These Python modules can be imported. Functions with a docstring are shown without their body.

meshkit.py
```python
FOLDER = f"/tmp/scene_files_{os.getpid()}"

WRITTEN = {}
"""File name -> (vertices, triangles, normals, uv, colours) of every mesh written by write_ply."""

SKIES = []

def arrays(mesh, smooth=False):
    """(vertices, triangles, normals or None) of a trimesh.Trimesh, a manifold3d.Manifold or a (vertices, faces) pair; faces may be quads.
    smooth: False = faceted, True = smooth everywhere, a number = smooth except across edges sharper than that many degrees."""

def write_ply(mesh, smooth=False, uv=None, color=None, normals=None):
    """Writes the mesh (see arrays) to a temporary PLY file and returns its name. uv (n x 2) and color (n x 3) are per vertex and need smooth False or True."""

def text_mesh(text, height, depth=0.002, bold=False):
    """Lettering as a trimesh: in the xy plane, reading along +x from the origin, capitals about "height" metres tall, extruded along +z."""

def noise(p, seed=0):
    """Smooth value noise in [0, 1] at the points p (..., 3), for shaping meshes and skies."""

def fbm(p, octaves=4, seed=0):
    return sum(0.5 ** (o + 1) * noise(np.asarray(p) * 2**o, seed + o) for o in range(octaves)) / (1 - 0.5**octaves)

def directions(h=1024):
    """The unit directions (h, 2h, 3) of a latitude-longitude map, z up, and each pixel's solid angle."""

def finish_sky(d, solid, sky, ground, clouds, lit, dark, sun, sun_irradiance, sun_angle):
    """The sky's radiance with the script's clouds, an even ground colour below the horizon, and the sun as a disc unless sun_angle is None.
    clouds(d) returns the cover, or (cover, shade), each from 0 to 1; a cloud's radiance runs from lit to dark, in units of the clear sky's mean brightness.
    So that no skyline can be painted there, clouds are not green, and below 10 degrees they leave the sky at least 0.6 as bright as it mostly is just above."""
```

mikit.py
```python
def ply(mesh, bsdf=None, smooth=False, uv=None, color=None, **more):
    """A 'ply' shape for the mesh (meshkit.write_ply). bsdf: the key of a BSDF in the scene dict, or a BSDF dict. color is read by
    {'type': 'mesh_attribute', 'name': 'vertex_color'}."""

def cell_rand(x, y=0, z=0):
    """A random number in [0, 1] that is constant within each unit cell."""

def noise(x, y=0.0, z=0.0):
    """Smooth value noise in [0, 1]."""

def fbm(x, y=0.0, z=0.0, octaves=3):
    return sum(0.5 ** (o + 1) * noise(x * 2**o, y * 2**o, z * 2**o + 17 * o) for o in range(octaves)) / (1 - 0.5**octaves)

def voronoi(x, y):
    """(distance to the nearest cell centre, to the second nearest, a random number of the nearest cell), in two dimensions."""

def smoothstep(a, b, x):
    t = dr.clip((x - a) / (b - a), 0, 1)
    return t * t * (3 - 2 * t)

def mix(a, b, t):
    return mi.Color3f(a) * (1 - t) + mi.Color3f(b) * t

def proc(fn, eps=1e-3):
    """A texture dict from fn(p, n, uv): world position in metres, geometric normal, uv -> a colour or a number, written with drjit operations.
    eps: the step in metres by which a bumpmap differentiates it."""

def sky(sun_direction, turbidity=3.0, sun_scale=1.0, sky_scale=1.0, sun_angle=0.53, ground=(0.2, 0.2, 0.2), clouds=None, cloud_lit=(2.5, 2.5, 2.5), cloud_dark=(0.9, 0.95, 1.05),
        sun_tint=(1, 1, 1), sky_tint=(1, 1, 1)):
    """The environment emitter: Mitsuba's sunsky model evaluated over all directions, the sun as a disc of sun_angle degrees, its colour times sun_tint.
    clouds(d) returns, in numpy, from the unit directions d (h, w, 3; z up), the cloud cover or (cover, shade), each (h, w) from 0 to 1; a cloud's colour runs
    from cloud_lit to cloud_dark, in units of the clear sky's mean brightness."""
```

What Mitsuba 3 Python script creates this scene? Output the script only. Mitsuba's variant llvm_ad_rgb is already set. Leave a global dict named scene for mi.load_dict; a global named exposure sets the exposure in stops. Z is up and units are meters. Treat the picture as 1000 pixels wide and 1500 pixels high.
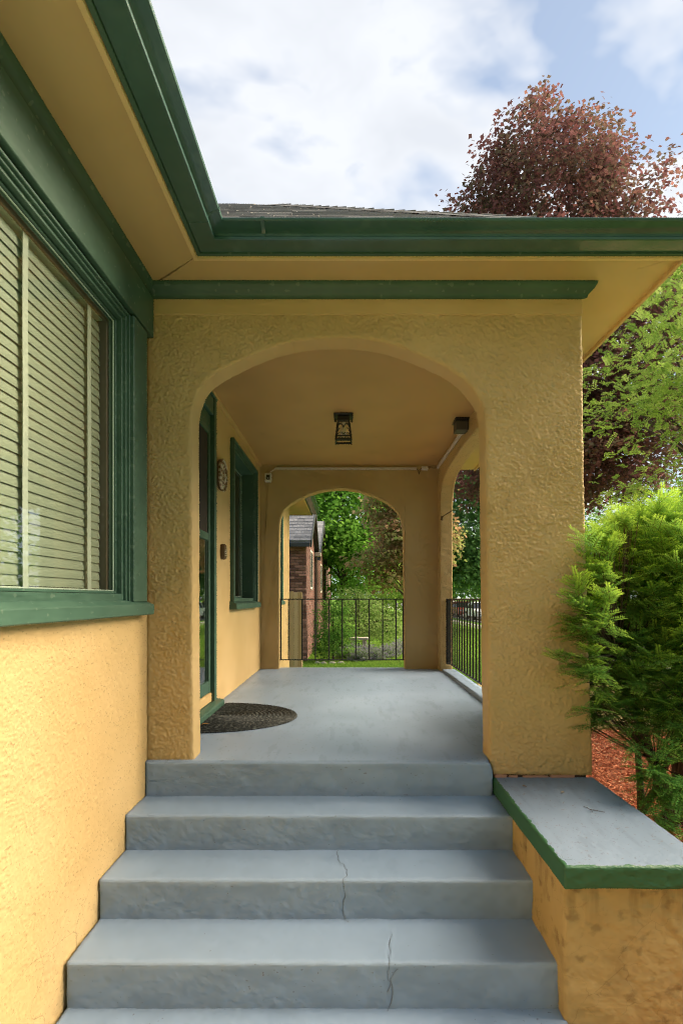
import math
import numpy as np
import drjit as dr
import mitsuba as mi
import trimesh
import mapbox_earcut
import shapely
from scipy.spatial import Delaunay
from manifold3d import Manifold, Mesh as MMesh
import meshkit
import mikit
from mikit import proc, noise, fbm, voronoi, cell_rand, smoothstep, mix

scene, labels = {}, {}
PI = math.pi

# ------------------------------------------------------------------ camera, sky, exposure
EYE = 0.88            # eye above the porch floor (z = 0)
GROUND = -0.88
SF = mi.ScalarTransform4f
scene['camera'] = {
    'type': 'perspective', 'fov': math.degrees(2 * math.atan(500 / 800)), 'fov_axis': 'x',
    'to_world': SF().look_at(origin=[0, 0, EYE], target=[0, 10, EYE], up=[0, 0, 1]),
    'principal_point_offset_x': -0.010, 'principal_point_offset_y': -126 / 1500,
    'near_clip': 0.05, 'far_clip': 900.0}


def clouds(d):
    z = np.maximum(d[..., 2], 0.03)
    q = np.stack([d[..., 0] / (z + 0.15) * 1.6 + 5.10, d[..., 1] / (z + 0.15) * 2.1 + 8.44, z * 0 + 0.7], -1)
    warp = meshkit.fbm(q * 1.6 + 7, 5, seed=5)[..., None] - 0.5
    a = meshkit.fbm(q + warp * 0.8, 7, seed=11)
    b = meshkit.fbm(q * 4.2 + 5 + warp * 2, 6, seed=23)
    cover = np.clip((a + 0.34 * (b - 0.5) - 0.40) / 0.17, 0, 1)
    hazy = np.exp(-(d[..., 2] / 0.5) ** 2)
    wisps = np.clip((b - 0.42) / 0.3, 0, 1) * 0.35
    cover = np.clip(cover * 0.92 + (0.40 * hazy + wisps) * (1 - cover), 0.27, 1)
    shade = np.clip((b - 0.45) * 1.4, 0, 0.45)
    return cover, shade


SUN = (0.76, 0.22, 0.62)
scene['sky'] = mikit.sky(SUN, turbidity=3, sun_scale=2.15, sky_scale=1.45, sun_angle=50, ground=(0.16, 0.17, 0.12),
                         clouds=clouds, cloud_lit=(1.82, 1.86, 1.92), cloud_dark=(1.28, 1.34, 1.43), sun_tint=(1.0, 1.0, 1.0))
exposure = 2.2


# ------------------------------------------------------------------ materials
def C(r, g, b):
    return mi.Color3f(r, g, b)


def prin(color, rough=0.6, spec=0.4, **more):
    col = color if isinstance(color, dict) else {'type': 'rgb', 'value': list(color)}
    return {'type': 'principled', 'base_color': col, 'roughness': rough, 'specular': spec, **more}


def bumped(bsdf, fn, scale, eps=0.0015):
    return {'type': 'twosided', 'bsdf': {'type': 'bumpmap', 'tex': proc(fn, eps), 'scale': scale, 'bsdf': bsdf}}


def two(b):
    return {'type': 'twosided', 'bsdf': b}


STEPS = [(2.67, -0.186), (2.382, -0.353), (2.093, -0.522), (1.80, -0.695)]     # front edge and height of each tread
OCHRE = (0.485, 0.347, 0.156)


def turned(p, k):
    """Noise coordinates turned out of the walls' planes, so that no lattice shows."""
    return (k * (0.79 * p.x + 0.47 * p.y + 0.39 * p.z), k * (-0.60 * p.x + 0.71 * p.y + 0.36 * p.z), k * (-0.11 * p.x - 0.52 * p.y + 0.85 * p.z))


def stucco_height(p, n, uv):
    a = noise(*turned(p, 98))
    b = noise(*turned(p, 190))
    big = noise(*turned(p, 15))
    return smoothstep(0.28, 0.75, a) * (0.35 + 0.8 * big) + 0.35 * b


def front_height(p, n, uv):
    return stucco_height(p, n, uv) * smoothstep(0.35, 0.8, dr.abs(n.y)) + 0.10 * noise(*turned(p, 40))


def ochre_col(p, n, uv):
    t = fbm(p.x * 2.2, p.y * 2.2, p.z * 2.2, 3)
    return mix((OCHRE[0] * 0.95, OCHRE[1] * 0.935, OCHRE[2] * 0.90), (OCHRE[0] * 1.04, OCHRE[1] * 1.045, OCHRE[2] * 1.1), smoothstep(0.25, 0.75, t))


scene['mat_stucco'] = bumped(prin(proc(ochre_col), 0.62, 0.35), front_height, 0.006)


def fine_height(p, n, uv):
    return 0.6 * fbm(p.x * 60, p.y * 60, p.z * 60, 2) + 0.4 * fbm(p.x * 16, p.y * 16, p.z * 16, 2)


def left_wall_col(p, n, uv):
    c = ochre_col(p, n, uv)
    speck = smoothstep(0.76, 0.84, noise(p.x * 120, p.y * 120, p.z * 120)) * 0.25
    drop = smoothstep(0.0, -0.75, p.z) * smoothstep(0.45, 0.62, fbm(p.y * 5, p.z * 2.2, 4.0, 3)) * 0.10
    # hairline cracks of the cement render low on the wall, by the steps
    w = noise(p.y * 9, p.z * 9, 2.0) * 0.12
    near = smoothstep(1.55, 1.75, p.y) * (1 - smoothstep(2.25, 2.40, p.y)) * smoothstep(-0.30, -0.40, p.z)
    l1 = dr.abs(p.z + 0.40 + (p.y - 2.0) * 0.25 + w)
    l2 = dr.abs(p.y - 1.97 + w + (p.z + 0.5) * 0.12)
    l3 = dr.abs(p.y - 2.16 - w * 0.8 - (p.z + 0.5) * 0.5)
    crack = (1 - smoothstep(0.0, 0.0022, dr.minimum(l1, dr.minimum(l2, l3)))) * near * 0.3
    return c * (1 - speck) * (1 - drop) * (1 - crack)


scene['mat_side_stucco'] = bumped(prin(proc(left_wall_col), 0.65, 0.3), stucco_height, 0.003)
scene['mat_plaster'] = bumped(prin(proc(ochre_col), 0.5, 0.4), fine_height, 0.006)


def ceil_col(p, n, uv):
    t = fbm(p.x * 1.7 + 4, p.y * 1.7, p.z, 3)
    c = mix((0.45, 0.285, 0.115), (0.50, 0.315, 0.13), smoothstep(0.3, 0.7, t))
    mark = smoothstep(0.70, 0.82, fbm(p.x * 7, p.y * 3, 3.3, 3)) * 0.12
    return c * (1 - mark)


def ceil_height(p, n, uv):
    return fbm(p.x * 20, p.y * 20, p.z * 20, 3) + 0.5 * noise(p.x * 3, p.y * 60, 0.0)


scene['mat_ceiling'] = bumped(prin(proc(ceil_col), 0.42, 0.4), ceil_height, 0.003)


def soffit_height(p, n, uv):
    return fbm(p.x * 26, p.y * 9, p.z * 26, 3) + 0.6 * fbm(p.x * 5, p.y * 5, 1.0, 2)


scene['mat_soffit'] = bumped(prin(proc(ochre_col), 0.45, 0.4), soffit_height, 0.004)
scene['mat_cream'] = two(prin((0.62, 0.46, 0.22), 0.5))


def green_col(p, n, uv):
    t = fbm(p.x * 5, p.y * 5, p.z * 5, 3)
    c = mix((0.033, 0.079, 0.056), (0.044, 0.098, 0.069), smoothstep(0.3, 0.7, t))
    chip = smoothstep(0.80, 0.86, noise(p.x * 45, p.y * 45, p.z * 45)) * 0.25
    return mix(c, (0.16, 0.22, 0.16), chip)


def wood_height(p, n, uv):
    return fbm(p.x * 30, p.y * 6, p.z * 30, 3) + 0.4 * noise(p.x * 90, p.y * 14, p.z * 90)


scene['mat_green'] = bumped(prin(proc(green_col), 0.46, 0.45), wood_height, 0.004)


def gutter_col(p, n, uv):
    t = fbm(p.x * 4, p.y * 4, p.z * 8, 4)
    c = mix((0.034, 0.086, 0.074), (0.048, 0.106, 0.093), smoothstep(0.3, 0.7, t))
    chalk = smoothstep(0.55, 0.8, fbm(p.x * 12 + 5, p.y * 12, p.z * 30, 3)) * 0.22
    return mix(c, (0.11, 0.18, 0.15), chalk)


def gutter_height(p, n, uv):
    return fbm(p.x * 7, p.y * 7, p.z * 7, 2) + 0.05 * noise(p.x * 160, p.y * 160, p.z * 160)


scene['mat_gutter'] = bumped(prin(proc(gutter_col), 0.24, 0.6), gutter_height, 0.005)


def crack_dist(p):
    w = (fbm(p.y * 9, p.z * 9, 5.0, 4) - 0.5) * 0.10
    x1 = dr.abs(p.x - (-0.045 + w + (2.55 - p.y) * 0.16 - (p.z + 0.40) * 0.15))
    on1 = smoothstep(2.70, 2.66, p.y) * smoothstep(2.33, 2.36, p.y)
    x2 = dr.abs(p.x - (0.172 + w + (p.y - 2.2) * 0.1 + (p.z + 0.6) * 0.12))
    on2 = smoothstep(2.32, 2.27, p.y) * smoothstep(2.06, 2.08, p.y)
    x3 = dr.abs(p.x - (0.16 + w + (p.z + 0.6) * 0.75))
    on3 = (1 - smoothstep(2.095, 2.12, p.y)) * smoothstep(-0.66, -0.63, p.z) * (1 - smoothstep(-0.545, -0.53, p.z))
    x4 = dr.abs(p.x - (-0.19 + w * 0.8 + (p.y - 2.8) * 0.5))
    on4 = smoothstep(2.98, 2.94, p.y) * smoothstep(2.5, 2.66, p.y) * 0.5
    big = lambda x, on: x + (1 - on) * 0.05
    return dr.minimum(dr.minimum(big(x1, on1), big(x2, on2)), dr.minimum(big(x3, on3), big(x4, on4)))


def grey_col(p, n, uv):
    t = fbm(p.x * 2.6, p.y * 2.6, p.z * 2.6, 4)
    c = mix((0.185, 0.262, 0.372), (0.215, 0.298, 0.415), smoothstep(0.28, 0.72, t))
    riser = 1 - smoothstep(0.3, 0.8, dr.abs(n.z))
    c = c * (1 - 0.10 * riser * smoothstep(0.4, 0.6, fbm(p.x * 9, p.y * 9, p.z * 9, 3)))
    scuff = smoothstep(0.62, 0.85, fbm(p.x * 14, p.y * 9, p.z * 14 + 3, 4)) * 0.08
    c = c * (1 - scuff)
    nose = mi.Float(1.0)
    for y_, z_ in STEPS + [(2.945, 0.0)]:
        nose = dr.minimum(nose, dr.maximum(dr.abs(p.y - y_ - 0.006), dr.abs(p.z - z_ + 0.004)))
    wear = (1 - smoothstep(0.010, 0.026, nose + 0.02 * (fbm(p.x * 17, p.y * 17, p.z * 17, 3) - 0.5)))
    c = mix(c, (0.30, 0.39, 0.50), wear * 0.22)
    dirt = smoothstep(0.90, 0.93, noise(p.x * 95, p.y * 95, p.z * 95)) * smoothstep(0.45, 0.6, fbm(p.x * 4, p.y * 4, p.z * 4, 2))
    c = mix(c, (0.10, 0.085, 0.06), dirt * 0.5)
    wd = 0.0004 + 0.0034 * smoothstep(0.25, 0.85, noise(p.x * 30, p.y * 23, p.z * 23))
    k = 1 - smoothstep(0.3 * wd, wd + 0.0006, crack_dist(p))
    return mix(c, (0.09, 0.10, 0.11), k * 0.5)


def grey_height(p, n, uv):
    riser = 1 - smoothstep(0.3, 0.8, dr.abs(n.z))
    a = fbm(*turned(p, 46), 3) * (0.25 + 0.55 * riser)
    f = 0.18 * noise(p.x * 190, p.y * 190, p.z * 190)
    r = smoothstep(0.50, 0.66, fbm(*turned(p, 30), 3)) * riser * 0.35
    return a + f + r - 0.8 * (1 - smoothstep(0.0, 0.004, crack_dist(p)))


scene['mat_grey_paint'] = bumped(prin(proc(grey_col), 0.42, 0.45), grey_height, 0.006)


def floor_col(p, n, uv):
    t = fbm(p.x * 1.6, p.y * 1.1, 0.0, 4)
    c = mix((0.205, 0.282, 0.392), (0.248, 0.332, 0.452), smoothstep(0.3, 0.7, t))
    s = smoothstep(0.6, 0.8, fbm(p.x * 20, p.y * 5, 1.0, 3)) * 0.10
    dirt = smoothstep(0.90, 0.93, noise(p.x * 90, p.y * 90, 3.0)) * 0.3
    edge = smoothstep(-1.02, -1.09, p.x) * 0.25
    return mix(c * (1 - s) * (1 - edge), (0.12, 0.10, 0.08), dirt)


def floor_height(p, n, uv):
    return fbm(p.x * 9, p.y * 9, p.z * 9, 3) + 0.12 * noise(p.x * 130, p.y * 130, p.z * 130)


def floor_rough(p, n, uv):
    return 0.30 + 0.18 * fbm(p.x * 3, p.y * 3, 2.0, 3)


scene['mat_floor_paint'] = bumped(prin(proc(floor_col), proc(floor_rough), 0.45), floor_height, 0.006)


def cap_top_col(p, n, uv):
    """One painted slab: grey on its top, dark green on its edges, the paint line ragged."""
    wob = (fbm(p.x * 40, p.y * 40, 0.0, 3) - 0.5) * 0.022
    ex = p.x - 0.79
    ey = p.y - 1.99
    ins = dr.minimum(ex, ey) + wob
    top = smoothstep(0.006, 0.009, ins) * smoothstep(0.55, 0.75, n.z)
    g = floor_col(p, n, uv) * 0.66
    d = smoothstep(0.90, 0.93, noise(p.x * 110, p.y * 110, 8.0)) * 0.5
    g = mix(g, (0.14, 0.11, 0.07), d)
    e = mix((0.022, 0.088, 0.038), (0.035, 0.115, 0.052), fbm(p.x * 8, p.y * 8, p.z * 8, 3))
    return mix(e, g, top)


scene['mat_cap'] = bumped(prin(proc(cap_top_col), 0.45, 0.4), grey_height, 0.008)


def cheek_col(p, n, uv):
    c = ochre_col(p, n, uv) * mi.Color3f(0.84, 0.82, 0.70)
    under = smoothstep(-0.40, -0.185, p.z)
    drip = smoothstep(0.42, 0.70, fbm(p.x * 34, p.y * 34, p.z * 4.0, 4)) * under
    blot = smoothstep(0.60, 0.70, fbm(p.x * 9 + 2, p.y * 9, p.z * 9, 4))
    w = (fbm(p.x * 12, p.y * 12, p.z * 12, 3) - 0.5)
    v1, v2, r = voronoi(p.x * 6.5 + w * 1.2 + p.y * 5, p.z * 6.5 + w)
    vein = 0.7 * (1 - smoothstep(0.0, 0.022, v2 - v1)) * smoothstep(0.42, 0.58, fbm(p.x * 4, p.y * 4, p.z * 4 + 9, 2))
    spot = smoothstep(0.58, 0.80, fbm(*turned(p, 22), 4)) * 0.45
    k = dr.clip(drip * 0.42 + blot * 0.22 + vein * 0.42 + spot, 0, 0.8)
    return mix(c, (0.13, 0.085, 0.03), k)


def cheek_height(p, n, uv):
    return fbm(p.x * 24, p.y * 24, p.z * 24, 4) + 0.3 * smoothstep(0.5, 0.6, fbm(p.x * 7, p.y * 7, p.z * 7, 3))


scene['mat_cheek'] = bumped(prin(proc(cheek_col), 0.6, 0.3), cheek_height, 0.014)

scene['mat_glass'] = {'type': 'thindielectric', 'int_ior': 1.52}
scene['mat_slat'] = two(prin((0.20, 0.25, 0.175), 0.45, 0.4))
scene['mat_tape'] = two(prin((0.31, 0.37, 0.29), 0.8))
scene['mat_interior'] = two(prin((0.05, 0.045, 0.04), 0.9))
scene['mat_dark_wood'] = two(prin((0.055, 0.034, 0.022), 0.5))
scene['mat_brown_frame'] = two(prin((0.10, 0.065, 0.035), 0.55))
scene['mat_screen'] = two(prin((0.035, 0.030, 0.026), 0.8, 0.2))
scene['mat_putty'] = two(prin((0.28, 0.36, 0.30), 0.6))
scene['mat_black_iron'] = two(prin((0.022, 0.024, 0.024), 0.42, 0.5))
scene['mat_lantern'] = two(prin((0.018, 0.017, 0.014), 0.4, 0.5))
scene['mat_bulb'] = two(prin((0.70, 0.64, 0.52), 0.25, 0.5))
scene['mat_white_plastic'] = two(prin((0.56, 0.51, 0.45), 0.5, 0.4))
scene['mat_cam_white'] = two(prin((0.72, 0.70, 0.65), 0.4, 0.5))
scene['mat_black_plastic'] = two(prin((0.015, 0.015, 0.016), 0.25, 0.5))
scene['mat_grey_box'] = two(prin((0.07, 0.068, 0.06), 0.5, 0.4))


def bronze_col(p, n, uv):
    t = fbm(p.y * 45, p.z * 45, 1.0, 3)
    return mix((0.16, 0.09, 0.045), (0.50, 0.46, 0.40), smoothstep(0.38, 0.62, t))


scene['mat_plaque'] = bumped(prin(proc(bronze_col), 0.35, 0.6, metallic=0.45), lambda p, n, uv: fbm(p.y * 90, p.z * 90, 0.0, 2), 0.003)
scene['mat_bronze'] = two(prin((0.10, 0.062, 0.03), 0.45, 0.5, metallic=0.3))


def mat_col(p, n, uv):
    t = noise(p.x * 90, p.y * 90, 0.0)
    return mix((0.020, 0.024, 0.024), (0.075, 0.082, 0.078), smoothstep(0.45, 0.8, t))


def mat_height(p, n, uv):
    dx, dy = (p.x + 1.08) / 0.70, (p.y - 4.03) / 0.49
    r = dr.sqrt(dx * dx + dy * dy)
    a = dr.atan2(dy, dx)
    ring = dr.floor(r * 22)
    return dr.abs(dr.sin(r * 22 * PI)) * (0.4 + 0.6 * dr.abs(dr.sin(a * (ring * 2.0 + 3.0))))


scene['mat_rubber'] = bumped(prin(proc(mat_col), 0.7, 0.3), mat_height, 0.006)


def shingle_col(p, n, uv):
    k = cell_rand(p.x * 5.0 + 40, p.y * 7.0, p.z * 5.0)
    s = noise(p.x * 260, p.y * 260, p.z * 260)
    return mix((0.09, 0.09, 0.092), (0.26, 0.26, 0.26), 0.55 * k + 0.45 * s)


scene['mat_shingle'] = two(prin(proc(shingle_col), 0.9, 0.2))
scene['mat_slate'] = two(prin(proc(lambda p, n, uv: mix((0.14, 0.15, 0.165), (0.23, 0.24, 0.26), cell_rand(p.x * 4 + 9, p.y * 6, p.z * 8))), 0.85, 0.2))
scene['mat_bargeboard'] = two(prin((0.045, 0.055, 0.058), 0.5))
scene['mat_brown_post'] = two(prin((0.075, 0.055, 0.042), 0.6))


def brickwork(p, a):
    row = dr.floor(p.z / 0.075)
    s = a / 0.215 + 0.5 * (row - 2 * dr.floor(row / 2))
    fa, fz = s - dr.floor(s), p.z / 0.075 - row
    joint = dr.minimum(dr.minimum(fa, 1 - fa) * 0.215, dr.minimum(fz, 1 - fz) * 0.075)
    return row, dr.floor(s), joint


def brick_col(p, n, uv):
    row, i, joint = brickwork(p, dr.select(dr.abs(n.x) > 0.5, p.y, p.x))
    k = cell_rand(row + 31, i + 57, 3.0)
    c = mix((0.075, 0.038, 0.030), (0.20, 0.10, 0.082), k)
    c = c * (0.8 + 0.4 * noise(p.x * 40, p.y * 40, p.z * 40))
    return mix((0.16, 0.13, 0.11), c, smoothstep(0.004, 0.007, joint))


scene['mat_brickwork'] = two(prin(proc(brick_col), 0.9, 0.2))
BRICKS = []
_r = np.random.default_rng(4)
for k in range(6):
    t = k / 5
    c = np.array([0.17, 0.085, 0.07]) * (1 - t) + np.array([0.44, 0.235, 0.195]) * t
    scene[f'mat_brick_{k}'] = two(prin(c.tolist(), 0.9, 0.2))
    BRICKS.append(f'mat_brick_{k}')
scene['mat_mortar'] = two(prin((0.25, 0.205, 0.175), 0.95, 0.1))
scene['mat_mossy_brick'] = two(prin((0.36, 0.20, 0.14), 0.9, 0.2))
for k in range(3):
    c = np.array([[0.60, 0.44, 0.26], [0.68, 0.52, 0.33], [0.54, 0.38, 0.21]][k])
    scene[f'mat_board_{k}'] = two(prin(c.tolist(), 0.7, 0.2))


def lawn_col(p, n, uv):
    t = fbm(p.x * 0.6, p.y * 0.6, 0.0, 3)
    u = fbm(p.x * 9, p.y * 9, 0.0, 3)
    c = mix((0.07, 0.155, 0.025), (0.15, 0.27, 0.042), smoothstep(0.3, 0.7, 0.5 * t + 0.5 * u))
    return c


scene['mat_lawn'] = bumped(prin(proc(lawn_col), 0.9, 0.1), lambda p, n, uv: fbm(p.x * 18, p.y * 18, 0.0, 3), 0.05, 0.01)
scene['mat_soil'] = bumped(prin((0.16, 0.055, 0.03), 0.95, 0.1), lambda p, n, uv: fbm(p.x * 40, p.y * 40, 0.0, 3), 0.03, 0.004)
scene['mat_dry'] = bumped(prin(proc(lambda p, n, uv: mix((0.40, 0.31, 0.15), (0.58, 0.47, 0.25), fbm(p.x * 6, p.y * 6, 0.0, 4))), 0.9, 0.1), lambda p, n, uv: fbm(p.x * 25, p.y * 25, 0.0, 3), 0.03, 0.005)
scene['mat_asphalt'] = two(prin(proc(lambda p, n, uv: mix((0.05, 0.05, 0.052), (0.085, 0.085, 0.085), fbm(p.x * 2, p.y * 2, 0.0, 4))), 0.9, 0.2))
scene['mat_concrete'] = two(prin(proc(lambda p, n, uv: mix((0.20, 0.195, 0.18), (0.29, 0.28, 0.26), fbm(p.x * 4, p.y * 4, p.z * 4, 3))), 0.85, 0.2))
scene['mat_stone'] = two(prin((0.42, 0.38, 0.33), 0.9, 0.2))
scene['mat_bark'] = bumped(prin(proc(lambda p, n, uv: mix((0.035, 0.026, 0.02), (0.10, 0.075, 0.055), fbm(p.x * 30, p.y * 30, p.z * 7, 3))), 0.9, 0.15), lambda p, n, uv: fbm(p.x * 45, p.y * 45, p.z * 10, 3), 0.008)
VCOL = {'type': 'mesh_attribute', 'name': 'vertex_color'}
scene['mat_leaf'] = {'type': 'principledthin', 'base_color': VCOL, 'roughness': 0.5, 'diff_trans': 0.9, 'spec_trans': 0.0}
scene['mat_waxy_leaf'] = {'type': 'principledthin', 'base_color': VCOL, 'roughness': 0.42, 'diff_trans': 0.8, 'spec_trans': 0.0}
scene['mat_chip'] = two(prin(VCOL, 0.85, 0.15))
scene['mat_car_white'] = two(prin((0.75, 0.75, 0.74), 0.3, 0.5, clearcoat=0.6))
scene['mat_car_red'] = two(prin((0.45, 0.06, 0.045), 0.3, 0.5, clearcoat=0.6))
scene['mat_car_glass'] = two(prin((0.02, 0.024, 0.028), 0.1, 0.6))
scene['mat_tyre'] = two(prin((0.02, 0.02, 0.02), 0.8, 0.2))
scene['mat_rim'] = two(prin((0.5, 0.5, 0.5), 0.3, 0.5, metallic=0.8))


# ------------------------------------------------------------------ helpers
def numbered(base):
    if base not in scene and base not in labels:
        return base
    k = 1
    while f'{base}_{k:03d}' in scene or f'{base}_{k:03d}' in labels:
        k += 1
    return f'{base}_{k:03d}'


def add(name, mesh, bsdf, parent=None, smooth=False, label=None, cat=None, group=None, kind=None, color=None):
    key = numbered(f'{parent}__{name}' if parent else name)
    scene[key] = mikit.ply(mesh, bsdf, smooth=smooth, color=color)
    lab = {k: v for k, v in (('label', label), ('category', cat), ('group', group), ('kind', kind)) if v}
    if lab:
        labels[key] = lab
    return key


def thing(name, label, cat, group=None):
    key = numbered(name)
    labels[key] = {'label': label, 'category': cat}
    if group:
        labels[key]['group'] = group
    return key


def cat(*ms):
    ms = [m for m in ms if m is not None]
    vs, fs, o = [], [], 0
    for m in ms:
        v, f = (np.asarray(m.vertices), np.asarray(m.faces)) if hasattr(m, 'vertices') else m
        vs.append(v)
        fs.append(f + o)
        o += len(v)
    return trimesh.Trimesh(np.vstack(vs), np.vstack(fs), process=False)


def box(x0, x1, y0, y1, z0, z1, c=0.003):
    lo, hi = np.array([x0, y0, z0], float), np.array([x1, y1, z1], float)
    c = min(c, 0.45 * (hi - lo).min())
    pts = []
    for i in np.ndindex(2, 2, 2):
        p = np.where(np.array(i) == 1, hi, lo)
        s = np.where(np.array(i) == 1, -1.0, 1.0) * c
        for k in range(3):
            q = p + s
            q[k] = p[k]
            pts.append(q)
    return trimesh.convex.convex_hull(np.array(pts))


def plain_box(x0, x1, y0, y1, z0, z1):
    m = trimesh.creation.box(bounds=[[x0, y0, z0], [x1, y1, z1]])
    return m


def rot(m, axis, ang, about):
    m = m.copy()
    m.apply_transform(trimesh.transformations.rotation_matrix(ang, axis, about))
    return m


def loft(rings, closed=True, caps=True):
    """rings: list of (n,3) loops of one length, joined in order."""
    r = np.array(rings, float)
    s, n = r.shape[:2]
    v = r.reshape(-1, 3)
    f = []
    for i in range(s - 1):
        for j in range(n if closed else n - 1):
            a, b = i * n + j, i * n + (j + 1) % n
            f += [[a, b, b + n], [a, b + n, a + n]]
    if caps:
        for i, flip in ((0, True), (s - 1, False)):
            p = r[i]
            nrm = np.zeros(3)
            for j in range(n):
                nrm += np.cross(p[j], p[(j + 1) % n])
            k = np.argmax(np.abs(nrm))
            two_d = np.delete(p, k, 1)
            t = mapbox_earcut.triangulate_float64(np.ascontiguousarray(two_d), np.array([n], np.uint32)).reshape(-1, 3).astype(int)
            f += (t + i * n).tolist()
    m = trimesh.Trimesh(v, np.array(f), process=False)
    m.fix_normals()
    return m


def tube(pts, radii, sides=6, caps=True):
    p = np.asarray(pts, float)
    radii = np.broadcast_to(np.asarray(radii, float), (len(p),))
    t = np.gradient(p, axis=0)
    t /= np.linalg.norm(t, axis=1, keepdims=True) + 1e-12
    ref = np.array([0, 0, 1.0]) if abs(t[0, 2]) < 0.9 else np.array([1.0, 0, 0])
    a = np.cross(t, ref)
    a /= np.linalg.norm(a, axis=1, keepdims=True) + 1e-12
    b = np.cross(t, a)
    ang = np.arange(sides) * 2 * PI / sides
    v = p[:, None] + radii[:, None, None] * (np.cos(ang)[None, :, None] * a[:, None] + np.sin(ang)[None, :, None] * b[:, None])
    i, j = np.meshgrid(np.arange(len(p) - 1), np.arange(sides), indexing='ij')
    q = np.stack([i * sides + j, (i + 1) * sides + j, (i + 1) * sides + (j + 1) % sides, i * sides + (j + 1) % sides], -1).reshape(-1, 4)
    f = np.vstack([q[:, [0, 1, 2]], q[:, [0, 2, 3]]])
    v = v.reshape(-1, 3)
    if caps:
        n0 = len(v)
        v = np.vstack([v, p[:1], p[-1:]])
        k = np.arange(sides)
        e = (len(p) - 1) * sides
        f = np.vstack([f, np.stack([k * 0 + n0, k, (k + 1) % sides], 1), np.stack([k * 0 + n0 + 1, e + (k + 1) % sides, e + k], 1)])
    return trimesh.Trimesh(v, f, process=False)


def offset_loop(p, d):
    """Moves each point of a counter-clockwise loop inwards by d along its miter."""
    p = np.asarray(p, float)
    e0 = p - np.roll(p, 1, 0)
    e1 = np.roll(p, -1, 0) - p
    n0 = np.stack([-e0[:, 1], e0[:, 0]], 1) / (np.linalg.norm(e0, axis=1, keepdims=True) + 1e-12)
    n1 = np.stack([-e1[:, 1], e1[:, 0]], 1) / (np.linalg.norm(e1, axis=1, keepdims=True) + 1e-12)
    m = n0 + n1
    m /= np.maximum((m * m).sum(1, keepdims=True), 0.25) / 2
    return p + d * m


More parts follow.
